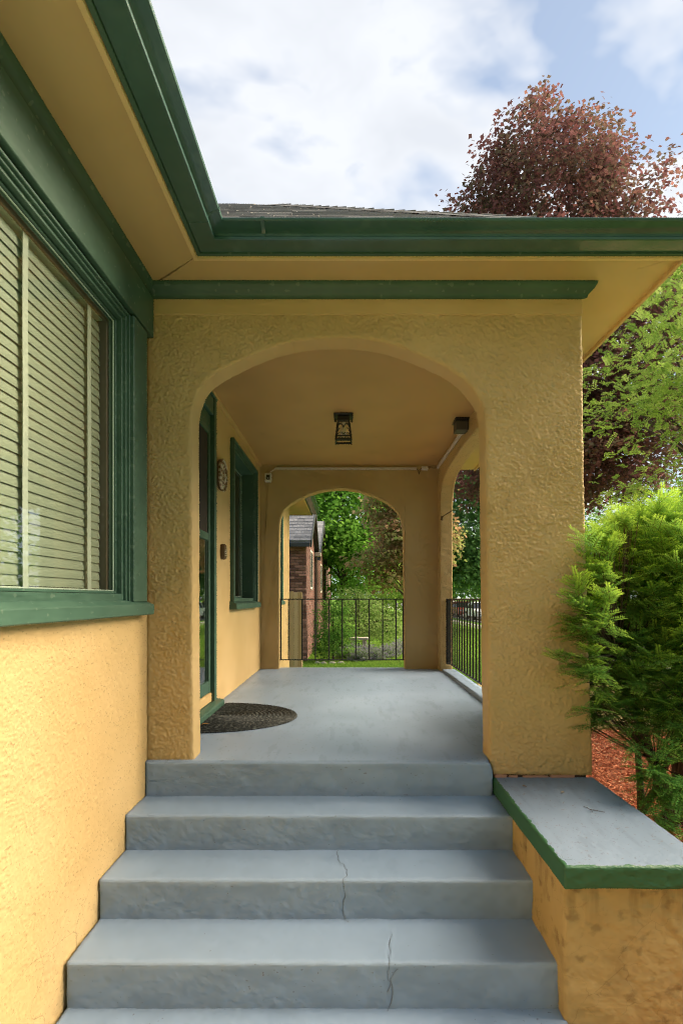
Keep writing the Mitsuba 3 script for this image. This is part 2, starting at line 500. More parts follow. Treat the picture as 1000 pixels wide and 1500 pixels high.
def ccw(p):
    p = np.asarray(p, float)
    a = np.sum(p[:, 0] * np.roll(p[:, 1], -1) - np.roll(p[:, 0], -1) * p[:, 1])
    return p if a > 0 else p[::-1]


def slab(outer, holes, thick, r, to3, length=None, amp=0.0, freq=16.0, seed=3, holdback=0.0):
    """A wall of one thickness from a 2-D outline with holes, its edges rounded by r; to3(a, b, t) places it. Optionally refined and made uneven."""
    loops = [ccw(outer)] + [ccw(h)[::-1] for h in holes]
    prof = [(r * (1 - math.cos(a)), r * (1 - math.sin(a))) for a in np.linspace(0, PI / 2, 4)] if r > 0 else [(0.0, 0.0)]
    # (depth from face, inset), from the face inwards
    prof = [(dep, ins) for dep, ins in ((r * (1 - math.cos(a)), r * (1 - math.sin(a))) for a in np.linspace(0, PI / 2, 4))] if r > 0 else [(0.0, 0.0)]
    sect = prof + [(thick - dep, ins) for dep, ins in reversed(prof)]
    n = sum(map(len, loops))
    starts = np.cumsum([0] + [len(l) for l in loops])
    V, F = [], []
    for dep, ins in sect:
        q = np.vstack([offset_loop(l, ins) for l in loops])
        V.append(np.stack(to3(q[:, 0], q[:, 1], np.full(n, dep)), 1))
    for s in range(len(sect) - 1):
        for li, l in enumerate(loops):
            k = len(l)
            for j in range(k):
                a, b = s * n + starts[li] + j, s * n + starts[li] + (j + 1) % k
                F += [[a, b, b + n], [a, b + n, a + n]]
    q0 = np.vstack([offset_loop(l, sect[0][1]) for l in loops])
    tri = mapbox_earcut.triangulate_float64(np.ascontiguousarray(q0), starts[1:].astype(np.uint32)).reshape(-1, 3).astype(int)
    F += tri.tolist()
    F += (tri[:, ::-1] + (len(sect) - 1) * n).tolist()
    m = trimesh.Trimesh(np.vstack(V), np.array(F), process=False)
    m.fix_normals()
    if length:
        mm = Manifold(MMesh(np.asarray(m.vertices, np.float32), np.asarray(m.faces, np.uint32)))
        if mm.num_tri() == 0:
            print('slab not manifold', mm.status())
            return m
        g = mm.refine_to_length(length).to_mesh()
        m = trimesh.Trimesh(np.array(g.vert_properties[:, :3], float), np.array(g.tri_verts, int), process=False)
        m = uneven(m, amp, freq, seed)
    return m


def sheet_slab(outer, thick, r, to3, L):
    """Like slab without holes, its front face filled with an even net of points L apart, so that fine relief can be worked into it."""
    loop = densify([tuple(p) for p in ccw(outer)], L)
    loop = ccw(loop)
    n = len(loop)
    prof = [(r * (1 - math.cos(a)), r * (1 - math.sin(a))) for a in np.linspace(0, PI / 2, 4)]
    mids = [(float(d), 0.0) for d in np.linspace(r, thick - r, max(3, int(thick / 0.03)))[1:-1]]
    sect = prof + mids + [(thick - dep, ins) for dep, ins in reversed(prof)]
    V, F = [], []
    for dep, ins in sect:
        q = offset_loop(loop, ins)
        V.append(np.stack(to3(q[:, 0], q[:, 1], np.full(n, dep)), 1))
    j = np.arange(n)
    for s_ in range(len(sect) - 1):
        a, b = s_ * n + j, s_ * n + (j + 1) % n
        F += [np.stack([a, b, b + n], 1), np.stack([a, b + n, a + n], 1)]
    q0 = offset_loop(loop, sect[0][1])
    poly = shapely.Polygon(q0)
    x0, y0, x1, y1 = poly.bounds
    rg_ = np.random.default_rng(17)
    gx, gy = np.meshgrid(np.arange(x0, x1, L), np.arange(y0, y1, L * 0.866), indexing='ij')
    gx = gx + (np.arange(gx.shape[1]) % 2)[None] * L / 2
    P = np.stack([gx.ravel(), gy.ravel()], 1) + rg_.uniform(-0.18, 0.18, (gx.size, 2)) * L
    inner = poly.buffer(-0.55 * L)
    shapely.prepare(inner)
    P = P[shapely.contains_xy(inner, P[:, 0], P[:, 1])]
    A = np.vstack([q0, P])
    T_ = Delaunay(A).simplices
    cc_ = A[T_].mean(1)
    shapely.prepare(poly)
    T_ = T_[shapely.contains_xy(poly, cc_[:, 0], cc_[:, 1])]
    area = np.cross(A[T_[:, 1]] - A[T_[:, 0]], A[T_[:, 2]] - A[T_[:, 0]])
    T_ = np.where((area < 0)[:, None], T_[:, ::-1], T_)
    base = len(sect) * n
    idx = np.concatenate([np.arange(n), base + np.arange(len(P))])
    F.append(idx[T_])
    V.append(np.stack(to3(P[:, 0], P[:, 1], np.zeros(len(P))), 1))
    tri = Delaunay(q0).simplices
    c2 = q0[tri].mean(1)
    tri = tri[shapely.contains_xy(poly, c2[:, 0], c2[:, 1])]
    area = np.cross(q0[tri[:, 1]] - q0[tri[:, 0]], q0[tri[:, 2]] - q0[tri[:, 0]])
    tri = np.where((area < 0)[:, None], tri[:, ::-1], tri)
    F[:-1] = [x[:, ::-1] for x in F[:-1]]
    F.append(tri[:, ::-1] + (len(sect) - 1) * n)
    V, F = np.vstack(V), np.vstack(F)
    if np.einsum('ij,ij->i', V[F[:, 0]], np.cross(V[F[:, 1]], V[F[:, 2]])).sum() < 0:
        F = F[:, ::-1]
    return trimesh.Trimesh(V, F, process=False)


def densify(p, d=0.05):
    out = []
    for i in range(len(p)):
        a, b = np.array(p[i]), np.array(p[(i + 1) % len(p)])
        k = max(1, int(round(np.linalg.norm(b - a) / d)))
        out += [tuple(a + (b - a) * t / k) for t in range(k)]
    return out


def uneven(m, amp, freq, seed=3):
    v = np.array(m.vertices)
    n = np.array(m.vertex_normals)
    h = meshkit.fbm(v * freq + 31.7, 3, seed) - 0.5
    return trimesh.Trimesh(v + n * (h * 2 * amp)[:, None], m.faces, process=False)


def stucco(m, amp, freq=42.0, seed=1, face=None):
    v = np.array(m.vertices)
    n = np.array(m.vertex_normals)
    a = meshkit.fbm(v * freq + 11.3, 3, seed)
    t = np.clip((a - 0.36) / 0.28, 0, 1)
    big = meshkit.noise(v * freq / 4 + 5, seed + 9)
    rough = 0.25 + 1.1 * meshkit.fbm(v * 5.0 + 2, 2, seed + 3)       # trowelled patches and grainy ones
    grain = np.random.default_rng(seed).uniform(-0.5, 0.5, len(v)) * 0.75 + (meshkit.noise(v * freq * 1.9 + 3, seed + 5) - 0.5) * 0.6
    h = 0.4 + (0.45 * (t * t * (3 - 2 * t) * (0.3 + 0.9 * big) - 0.4) + grain) * rough
    if face is not None:      # trowelled smooth round the reveals
        h = 0.4 + (h - 0.4) * np.clip((np.abs(n[:, face]) - 0.3) / 0.5, 0.15, 1)
    return trimesh.Trimesh(v + n * ((h - 0.4) * amp)[:, None], m.faces, process=False)


def rough_box(x0, x1, y0, y1, z0, z1, r, length, amp, freq, seed):
    outer = [(x0, z0), (x1, z0), (x1, z1), (x0, z1)]
    return slab(outer, [], y1 - y0, r, lambda a, b, t: (a, y0 + t, b), length, amp, freq, seed)


def ring_frame(y0, y1, z0, z1, w, x0, x1, c=0.003, wt=None, wb=None):
    """A rectangular frame in a wall that faces +x: outer size y0..y1, z0..z1, member width w."""
    wt = w if wt is None else wt
    wb = w if wb is None else wb
    parts = [box(x0, x1, y0, y0 + w, z0, z1, c), box(x0, x1, y1 - w, y1, z0, z1, c)]
    if wt > 0:
        parts.append(box(x0 + 0.001, x1 - 0.001, y0 + w, y1 - w, z1 - wt, z1 - 0.001, c))
    if wb > 0:
        parts.append(box(x0 + 0.001, x1 - 0.001, y0 + w, y1 - w, z0 + 0.001, z0 + wb, c))
    return cat(*parts)


def pane(x, y0, y1, z0, z1):
    v = np.array([[x, y0, z0], [x, y1, z0], [x, y1, z1], [x, y0, z1]], float)
    return trimesh.Trimesh(v, np.array([[0, 1, 2], [0, 2, 3]]), process=False)


# ------------------------------------------------------------------ the setting: grounds
rg = np.random.default_rng(7)


def sheet(x0, x1, y0, y1, z, nx=2, ny=2, amp=0.0, freq=1.0, seed=1):
    xs, ys = np.linspace(x0, x1, nx), np.linspace(y0, y1, ny)
    X, Y = np.meshgrid(xs, ys, indexing='ij')
    P = np.stack([X.ravel(), Y.ravel(), np.full(X.size, z)], 1)
    if amp:
        P[:, 2] += amp * (meshkit.fbm(P * [freq, freq, 0], 3, seed) - 0.5) * 2
    i, j = np.meshgrid(np.arange(nx - 1), np.arange(ny - 1), indexing='ij')
    a = (i * ny + j).ravel()
    f = np.vstack([np.stack([a, a + ny, a + ny + 1], 1), np.stack([a, a + ny + 1, a + 1], 1)])
    return trimesh.Trimesh(P, f, process=False)


add('lawn', sheet(-300, 300, -200, 500, GROUND - 0.012), 'mat_lawn', kind='structure', label='green lawn around the house')
add('road', sheet(9.5, 17.5, -150, 400, GROUND - 0.006), 'mat_asphalt', kind='structure', label='asphalt street beyond the lawn')
add('pavement', cat(box(7.3, 8.5, -150, 400, GROUND - 0.1, GROUND + 0.012, 0.005)), 'mat_concrete', kind='structure', label='concrete pavement along the street')
add('kerb', cat(box(9.36, 9.5, -150, 400, GROUND - 0.2, GROUND + 0.09, 0.02)), 'mat_concrete', kind='structure')
add('walkway', box(-1.094, 0.95, -6, 1.86, GROUND - 0.12, GROUND + 0.006, 0.01), 'mat_concrete', kind='structure', label='concrete walk at the foot of the steps')
add('mulch_bed', sheet(0.96, 4.4, 0.2, 7.25, GROUND + 0.004, 60, 120, 0.02, 2.0), 'mat_soil', kind='structure', label='bed of red mulch beside the porch', smooth=True)
dry_sheet = sheet(2.6, 7.2, 7.2, 11.2, GROUND - 0.004, 60, 60, 0.01, 2.0)
add('dry_path', dry_sheet, 'mat_dry', kind='structure', label='strip of dry straw-coloured ground beyond the mulch', smooth=True)


def blades(n, x0, x1, y0, y1, h, w, seed, palette, keep=None, z=GROUND - 0.012):
    r = np.random.default_rng(seed)
    p = np.stack([r.uniform(x0, x1, n), r.uniform(y0, y1, n), np.full(n, z)], 1)
    if keep is not None:
        p = p[keep(p)]
        n = len(p)
    a = r.uniform(0, 2 * PI, n)
    hh = h * r.uniform(0.5, 1.3, n)
    lean = r.normal(0, 0.35, (n, 2)) * hh[:, None]
    side = np.stack([np.cos(a), np.sin(a), a * 0], 1) * w / 2
    tip = p + np.stack([lean[:, 0], lean[:, 1], hh], 1)
    v = np.stack([p - side, p + side, tip], 1).reshape(-1, 3)
    c = np.array(palette)
    k = r.random((n, 1))
    col = c[0] * (1 - k) + c[1] * k
    return trimesh.Trimesh(v, np.arange(3 * n).reshape(-1, 3), process=False), np.repeat(col, 3, 0)


GRASS = [(0.14, 0.30, 0.04), (0.30, 0.47, 0.09)]
not_dry = lambda p: ~((p[:, 0] > 2.5) & (p[:, 1] < 11.3))
m1, c1 = blades(85000, -1.4, 3.6, 10.5, 19, 0.075, 0.012, 1, GRASS, not_dry)
m2, c2 = blades(45000, 1.5, 7.2, 9.5, 27, 0.08, 0.018, 2, GRASS, not_dry)
m3, c3 = blades(30000, -1.4, 8, 19, 40, 0.09, 0.03, 3, GRASS)
add('grass', cat(m1, m2, m3), 'mat_leaf', color=np.vstack([c1, c2, c3]), kind='stuff', label='short green lawn grass behind the porch', cat='grass')
m4, c4 = blades(30000, 2.6, 7.2, 7.1, 11.3, 0.05, 0.008, 4, [(0.42, 0.32, 0.14), (0.62, 0.52, 0.28)])
add('dry_grass', m4, 'mat_leaf', color=c4, kind='stuff', label='dry straw-coloured grass beyond the red mulch', cat='grass')


def mulch(n, x0, x1, y0, y1, seed):
    r = np.random.default_rng(seed)
    p = np.stack([r.uniform(x0, x1, n), r.uniform(y0, y1, n), GROUND + r.uniform(0.0, 0.035, n)], 1)
    L, W = r.uniform(0.012, 0.045, n), r.uniform(0.003, 0.009, n)
    a, e, ro = r.uniform(0, 2 * PI, n), r.normal(0, 0.35, n), r.uniform(0, PI, n)
    u = np.stack([np.cos(a) * np.cos(e), np.sin(a) * np.cos(e), np.sin(e)], 1)
    s = np.cross(u, [0, 0, 1.0])
    s /= np.linalg.norm(s, axis=1, keepdims=True)
    w = np.cross(s, u)
    s2 = s * np.cos(ro)[:, None] + w * np.sin(ro)[:, None]
    w2 = np.cross(u, s2)
    b = u * L[:, None]
    sx, wx = s2 * W[:, None], w2 * W[:, None] * 0.6
    v = np.stack([p - b, p + sx, p - sx * 0.3 + wx, p - sx * 0.6 - wx, p + b], 1).reshape(-1, 3)
    t = np.array([[0, 2, 1], [0, 3, 2], [0, 1, 3], [4, 1, 2], [4, 2, 3], [4, 3, 1]])
    f = (t[None] + 5 * np.arange(n)[:, None, None]).reshape(-1, 3)
    k = r.random((n, 1)) ** 1.3
    col = np.array([0.26, 0.075, 0.035]) * (1 - k) + np.array([0.56, 0.23, 0.125]) * k
    pale = r.random(n) < 0.06
    col[pale] = (0.62, 0.45, 0.28)
    return trimesh.Trimesh(v, f, process=False), np.repeat(col, 5, 0)


mm_, mc_ = mulch(34000, 1.3, 4.3, 2.2, 7.3, 5)
mm2, mc2 = mulch(17000, 0.97, 4.3, 0.2, 2.2, 6)
add('mulch', cat(mm_, mm2), 'mat_chip', color=np.vstack([mc_, mc2]), kind='stuff', label='shredded red bark mulch under the yew bush', cat='mulch')

# ------------------------------------------------------------------ the house
WX = -1.094           # street-side face of the main wall
FY = 2.97             # front face of the arched porch wall
K = FY / 800


def fx(u, v):
    """A point of the porch's front face from its place in the elevation drawing (drawing units of 3.7 mm)."""
    return ((u - 510) * K, EYE + (876 - v) * K)


H = thing('stucco_house', 'ochre yellow stucco house with dark green trim and an arched entrance porch', 'house')


def wall_to(x):
    return lambda a, b, t: (x - t, a, b)


def rect(y0, y1, z0, z1, n=1):
    return [(y0, z0), (y1, z0), (y1, z1), (y0, z1)]


W1 = dict(y0=-0.35, y1=2.69, z0=0.86, z1=2.275)
W2 = dict(y0=5.09, y1=6.36, z0=0.84, z1=2.345)
DR = dict(y0=3.36, y1=4.30, z0=0.0, z1=2.32)
W3 = dict(y0=7.35, y1=8.75, z0=0.84, z1=2.27)
YS = 1.2
add('wall', slab([(-4.0, -1.0), (YS, -1.0), (YS, W1['z0']), (W1['y0'], W1['z0']), (W1['y0'], W1['z1']), (YS, W1['z1']), (YS, 2.58), (-4.0, 2.58)], [], 0.20, 0.006, wall_to(WX), 0.08, 0.003, 9, 2), 'mat_side_stucco', H, smooth=True)
add('wall', stucco(uneven(sheet_slab([(YS, -1.0), (FY, -1.0), (FY, 2.58), (YS, 2.58), (YS, W1['z1']), (W1['y1'], W1['z1']), (W1['y1'], W1['z0']), (YS, W1['z0'])], 0.20, 0.006, wall_to(WX), 0.0098), 0.003, 9, 2), 0.0042, 66), 'mat_side_stucco', H, smooth=True)
add('wall', slab([(FY, -0.9), (6.94, -0.9), (6.94, 2.6), (FY, 2.6)], [rect(DR['y0'], DR['y1'], -0.02, DR['z1']), rect(**W2)], 0.20, 0.008, wall_to(WX + 0.001), 0.08, 0.003, 5, 4), 'mat_plaster', H, smooth=True)
add('wall', slab(rect(6.94, 10.15, -0.9, 2.58), [rect(**W3)], 0.20, 0.012, wall_to(WX), 0.09, 0.003, 6, 5), 'mat_side_stucco', H, smooth=True)
for y_ in (9.95, -4.0):
    add('wall', box(-9, WX - 0.199, y_, y_ + 0.2, -0.9, 2.58), 'mat_side_stucco', H)

# arched wall at the head of the steps
ARCH_L = [(283.5, 1118), (282, 980), (281.5, 800), (281, 640), (281.5, 612), (284, 590), (290, 573), (297, 562), (306, 553), (332, 537), (363, 521.5), (397, 508), (428, 499.5), (459, 495.5), (490, 494)]
ARCH_R = [(512, 494), (537, 496), (560, 500.5), (584, 507), (615, 519.5), (652, 535.5), (678, 554), (690, 566), (698, 578), (706, 592), (709.5, 607), (710.5, 630), (712, 800), (714, 960), (717, 1118), (723, 1136)]
outer = [(213.8, 1118), (213.8, 417), (853, 417), (853, 480), (856, 700), (861, 900), (867.5, 1080), (868.5, 1137)]
loop = [fx(*p) for p in outer] + [fx(*p) for p in ARCH_R[::-1]] + [fx(*p) for p in ARCH_L[::-1]]


add('arch_wall', stucco(uneven(sheet_slab(loop, 0.155, 0.016, lambda a, b, t: (a, FY + t, b), 0.0074), 0.004, 11, 6), 0.0078, 78, 1, 1), 'mat_stucco', H, smooth=True)
# smooth band of plaster under the crown
band = slab([fx(213.9, 461), fx(852.4, 461), fx(852.4, 436), fx(213.9, 436)], [], 0.012, 0.004, lambda a, b, t: (a, FY - 0.006 + t, b), 0.02, 0.002, 14, 8)
add('frieze_band', band, 'mat_plaster', H, smooth=80)

# far arched wall
BY = 6.77
bx = lambda u, v: ((u - 510) * BY / 800, EYE + (876 - v) * BY / 800)
BL = [(408.5, 981), (408.5, 800), (409, 768), (411, 756), (415.5, 747), (424, 739), (436, 731.5), (450, 725), (465, 720), (483, 716.5), (497, 715.5)]
BR = [(509, 716), (528, 719.5), (548, 726), (566, 735), (577, 743.5), (585, 753.5), (589, 764), (591, 780), (591.5, 850), (593, 981)]
loop = [(WX - 0.01, -0.02), (WX - 0.01, 2.56), (1.255, 2.56), (1.255, -0.02)] + [(x, min(z, z) if z > 0.01 else -0.02) for x, z in (bx(*p) for p in BR[::-1] + BL[::-1])]
add('arch_wall', stucco(slab(densify(loop, 0.06), [], 0.15, 0.014, lambda a, b, t: (a, BY + t, b), 0.026, 0.005, 12, 9), 0.006, 22), 'mat_stucco', H, smooth=True)

# arcade on the street side of the porch
AX0, AX1 = 1.105, 1.255
pts = [(6.575, -0.02), (6.575, 1.0), (6.57, 1.95), (6.555, 2.05), (6.52, 2.14), (6.45, 2.215), (6.32, 2.275), (6.1, 2.315), (5.7, 2.34), (5.2, 2.35), (4.7, 2.34), (4.2, 2.30), (3.8, 2.23), (3.58, 2.14), (3.47, 2.04), (3.42, 1.9), (3.42, -0.02)]
loop = [(3.127, -0.02), (3.127, 2.56), (6.768, 2.56), (6.768, -0.02)] + pts
add('arch_wall', stucco(slab(densify(loop, 0.06), [], 0.15, 0.014, lambda a, b, t: (AX0 + t, a, b), 0.026, 0.005, 12, 10), 0.006, 22), 'mat_side_stucco', H, smooth=True)

# porch floor, ceiling
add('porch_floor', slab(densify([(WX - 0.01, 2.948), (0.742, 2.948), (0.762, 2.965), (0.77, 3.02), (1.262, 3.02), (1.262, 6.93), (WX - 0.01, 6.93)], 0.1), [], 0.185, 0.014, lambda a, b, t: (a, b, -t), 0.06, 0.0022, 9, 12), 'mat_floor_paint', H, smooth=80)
add('floor_lip', cat(rough_box(1.125, 1.275, 3.43, 6.57, -0.2, 0.026, 0.012, 0.05, 0.002, 9, 13)), 'mat_floor_paint', H, smooth=80)
add('porch_foundation', box(WX, 1.25, 3.0, 6.9, -1.0, -0.186), 'mat_cheek', H)
add('porch_ceiling', slab([(WX - 0.01, 3.12), (AX0 + 0.02, 3.12), (AX0 + 0.02, BY + 0.02), (WX - 0.01, BY + 0.02)], [], 0.06, 0, lambda a, b, t: (a, b, 2.53 + t), 0.15, 0.003, 2, 14), 'mat_ceiling', H, smooth=80)
add('ceiling_cove', loft([np.array([[WX, y, 2.495], [WX + 0.012, y, 2.5], [WX + 0.028, y, 2.52], [WX + 0.03, y, 2.532], [WX, y, 2.532]]) for y in (3.13, BY - 0.004)]), 'mat_ceiling', H)

# ---- eaves
SZ = 2.575            # soffit
EX, EY_, ER = -0.745, 2.70, 1.652   # fascia lines: left eave, front eave, right eave
SB = lambda pts, seed: slab(pts, [], 0.018, 0.0, lambda a, b, t: (a, b, SZ + t), 0.12, 0.0012, 4, seed)
add('soffit', SB([(WX, -4.3), (EX, -4.3), (EX, EY_), (WX + 0.02, FY - 0.012), (WX, FY)], 20), 'mat_soffit', H)
add('soffit', SB([(EX + 0.0025, EY_ + 0.0015), (ER - 0.002, EY_ + 0.0015), (1.25, FY + 0.004), (WX + 0.024, FY + 0.004)], 21), 'mat_soffit', H)
add('soffit', SB([(ER, EY_ + 0.004), (ER, 7.20), (1.24, 7.20), (1.24, FY + 0.008)], 22), 'mat_soffit', H)
add('soffit', SB([(WX, 6.9), (1.24, 6.9), (1.24, 7.199), (WX, 7.199)], 23), 'mat_soffit', H)
add('soffit', SB([(-9, 7.202), (EX, 7.202), (EX, 11.1), (-9, 11.1)], 24), 'mat_soffit', H)


def along(profile, stations):
    """profile: (distance out from the fascia line, z); stations: functions of the distance giving (x, y)."""
    return loft([np.array([[*st(d), z] for d, z in profile]) for st in stations])


EAVE = [lambda d: (EX + d, -4.2), lambda d: (EX + d, EY_ - d), lambda d: (ER + 0.03, EY_ - d)]
strip = [(0.001, SZ - 0.014), (0.001, SZ + 0.05), (-0.018, SZ + 0.05), (-0.018, SZ - 0.014)]
add('soffit_trim', along([(d - 0.003, z) for d, z in strip], EAVE), 'mat_cream', H)
add('fascia', along([(0.018, SZ - 0.004), (0.018, SZ + 0.13), (0.001, SZ + 0.13), (0.001, SZ - 0.004)], EAVE), 'mat_green', H)
GU = [(0.020, SZ + 0.004), (0.106, SZ + 0.004), (0.112, SZ + 0.008), (0.113, SZ + 0.022), (0.106, SZ + 0.034), (0.108, SZ + 0.048), (0.117, SZ + 0.062),
      (0.133, SZ + 0.073), (0.150, SZ + 0.080), (0.158, SZ + 0.086), (0.1605, SZ + 0.094), (0.1605, SZ + 0.103), (0.157, SZ + 0.107), (0.150, SZ + 0.104),
      (0.149, SZ + 0.092), (0.128, SZ + 0.080), (0.110, SZ + 0.066), (0.100, SZ + 0.045), (0.100, SZ + 0.012), (0.026, SZ + 0.012), (0.026, SZ + 0.112), (0.020, SZ + 0.112)]
GU = [(d, SZ + 0.004 + (z - SZ - 0.004) * 0.73) for d, z in GU]
add('gutter', along(GU, EAVE), 'mat_gutter', H, smooth=28)
# corner piece and slip joints of the gutter
mid = lambda lo, hi: [lambda d: (EX + lo + d * 0, EY_ - d), lambda d: (EX + hi + d * 0, EY_ - d)]
gj = [(d + 0.0022 if i < 13 else d - 0.002, z - 0.0022 if i < 3 else z + (0.001 if 10 < i < 14 else 0)) for i, (d, z) in enumerate(GU[:14])] + [(0.149, SZ + 0.09), (0.098, SZ + 0.04), (0.09, SZ + 0.014), (0.022, SZ + 0.014)]
add('gutter_joint', along(gj, [lambda d: (EX + 0.335, EY_ - d), lambda d: (EX + 0.352, EY_ - d)]), 'mat_gutter', H, smooth=28)
add('gutter_joint', along(gj, [lambda d: (EX + d, EY_ - 0.235), lambda d: (EX + d, EY_ - 0.222)]), 'mat_gutter', H, smooth=28)
# right eave: bare ochre fascia and drip edge; rear eaves with a green gutter
add('fascia', cat(box(ER, ER + 0.02, EY_ + 0.01, 7.2, SZ - 0.022, SZ + 0.12), box(ER + 0.0202, ER + 0.03, EY_ + 0.01, 7.2, SZ + 0.06, SZ + 0.125)), 'mat_soffit', H)
EAVE2 = [lambda d: (EX + d, 7.21), lambda d: (EX + d, 11.1)]
add('soffit_trim', along([(d - 0.003, z) for d, z in strip], EAVE2), 'mat_cream', H)
add('fascia', along([(0.018, SZ - 0.004), (0.018, SZ + 0.13), (0.001, SZ + 0.13), (0.001, SZ - 0.004)], EAVE2), 'mat_green', H)
add('gutter', along(GU, EAVE2), 'mat_gutter', H, smooth=28)
add('fascia', box(-9, EX + 0.02, 11.1, 11.12, SZ - 0.01, SZ + 0.13), 'mat_soffit', H)

# crown mouldings under the soffit
CR = [(0.0, SZ - 0.072), (0.016, SZ - 0.072), (0.018, SZ - 0.060), (0.026, SZ - 0.050), (0.042, SZ - 0.036), (0.050, SZ - 0.022), (0.054, SZ - 0.016), (0.056, SZ - 0.002), (0.0, SZ - 0.002)]
add('crown_moulding', loft([np.array([[WX + d, y, z] for d, z in CR]) for y in (-4.0,)] + [np.array([[WX + d, FY - 0.0065 - d, z] for d, z in CR])]), 'mat_green', H, smooth=30)
rx = fx(853, 0)[0]
add('crown_moulding', loft([np.array([[WX + d, FY - 0.0067 - d, z] for d, z in CR]), np.array([[rx + d + 0.001, FY - 0.0067 - d, z] for d, z in CR]),
                            ]), 'mat_green', H, smooth=30)
add('frieze_board', cat(box(WX, -1.052, -4.0, 2.955, 2.285, SZ - 0.0725)), 'mat_green', H)

# ---- roof
RZ = SZ + 0.105
S = 0.768
e0, e1, eyf, eyb = EX - 0.0 + 0.03, ER + 0.03, EY_ - 0.03, 7.25
half = (eyb - eyf) / 2
zr = RZ + S * half
ap = (e1 - half, eyf + half, zr)
rid = (e0 - half, eyf + half, zr)
v = [(e0, eyf, RZ), (e1, eyf, RZ), ap, rid, (e1, eyb, RZ), (e0, eyb, RZ)]
top = trimesh.Trimesh(np.array(v), np.array([[0, 1, 2], [0, 2, 3], [1, 4, 2], [4, 5, 3], [4, 3, 2]]), process=False)
mz = RZ + S * 4.0
v2 = [(e0, -4.3, RZ), (e0, 11.12, RZ), (e0 - 4, 11.12, mz), (e0 - 4, -4.3, mz), (-9.6, 11.12, RZ), (-9.6, -4.3, RZ)]
main = trimesh.Trimesh(np.array(v2), np.array([[0, 1, 2], [0, 2, 3], [3, 2, 4], [3, 4, 5]]), process=False)
add('roof', cat(top, main), 'mat_shingle', H)
sh = []
r_ = np.random.default_rng(12)
sl = math.hypot(1, S)
for i in range(24):
    yy = i * 0.112
    xl, xr = e0 - yy, e1 - yy
    x = xl - r_.uniform(0, 0.3)
    while x < xr:
        w = r_.uniform(0.14, 0.36)
        a0, a1 = max(x, xl), min(x + w - 0.006, xr - 0.01)
        if a1 - a0 > 0.03:
            lift = 0.010 + r_.uniform(0, 0.007)
            y0_, y1_ = eyf + yy - 0.012, eyf + yy + 0.13
            z0_, z1_ = RZ + S * (yy - 0.012), RZ + S * (yy + 0.13)
            P = np.array([[a0, y0_, z0_ + lift], [a1, y0_, z0_ + lift], [a1, y1_, z1_ + 0.004], [a0, y1_, z1_ + 0.004],
                          [a0, y0_, z0_ + 0.001], [a1, y0_, z0_ + 0.001]])
            sh.append(trimesh.Trimesh(P, np.array([[0, 1, 2], [0, 2, 3], [4, 5, 1], [4, 1, 0], [4, 0, 3], [5, 2, 1]]), process=False))
        x += w
for i in range(46):   # hip cap shingles
    t0 = i * 0.1
    if t0 > half * 1.41:
        break
    a = t0 / 1.414
    c0 = np.array([e1 - a, eyf + a, RZ + S * a])
    c1_ = np.array([e1 - a - 0.1, eyf + a + 0.1, RZ + S * (a + 0.1)])
    for sx, sy in ((-0.14, 0.0), (0.0, 0.14)):
        q = np.array([sx, sy, 0.0])
        up = np.array([0, 0, 0.028 + r_.uniform(0, 0.006)])
        P = np.array([c0 + up, c0 + q + up * 0.6, c1_ + q + up * 0.4, c1_ + up * 0.5, c0, c0 + q])
        sh.append(trimesh.Trimesh(P, np.array([[0, 1, 2], [0, 2, 3], [4, 5, 1], [4, 1, 0]]), process=False))
add('shingles', cat(*sh), 'mat_shingle', H + '__roof', kind='stuff')


# ---- windows of the house
def interior(y0, y1, z0, z1, x):
    d = 1.2
    v = np.array([[x, y0, z0], [x, y1, z0], [x, y1, z1], [x, y0, z1], [x - d, y0, z0], [x - d, y1, z0], [x - d, y1, z1], [x - d, y0, z1]], float)
    f = np.array([[0, 1, 5], [0, 5, 4], [1, 2, 6], [1, 6, 5], [2, 3, 7], [2, 7, 6], [3, 0, 4], [3, 4, 7], [4, 5, 6], [4, 6, 7]])
    return trimesh.Trimesh(v, f, process=False)


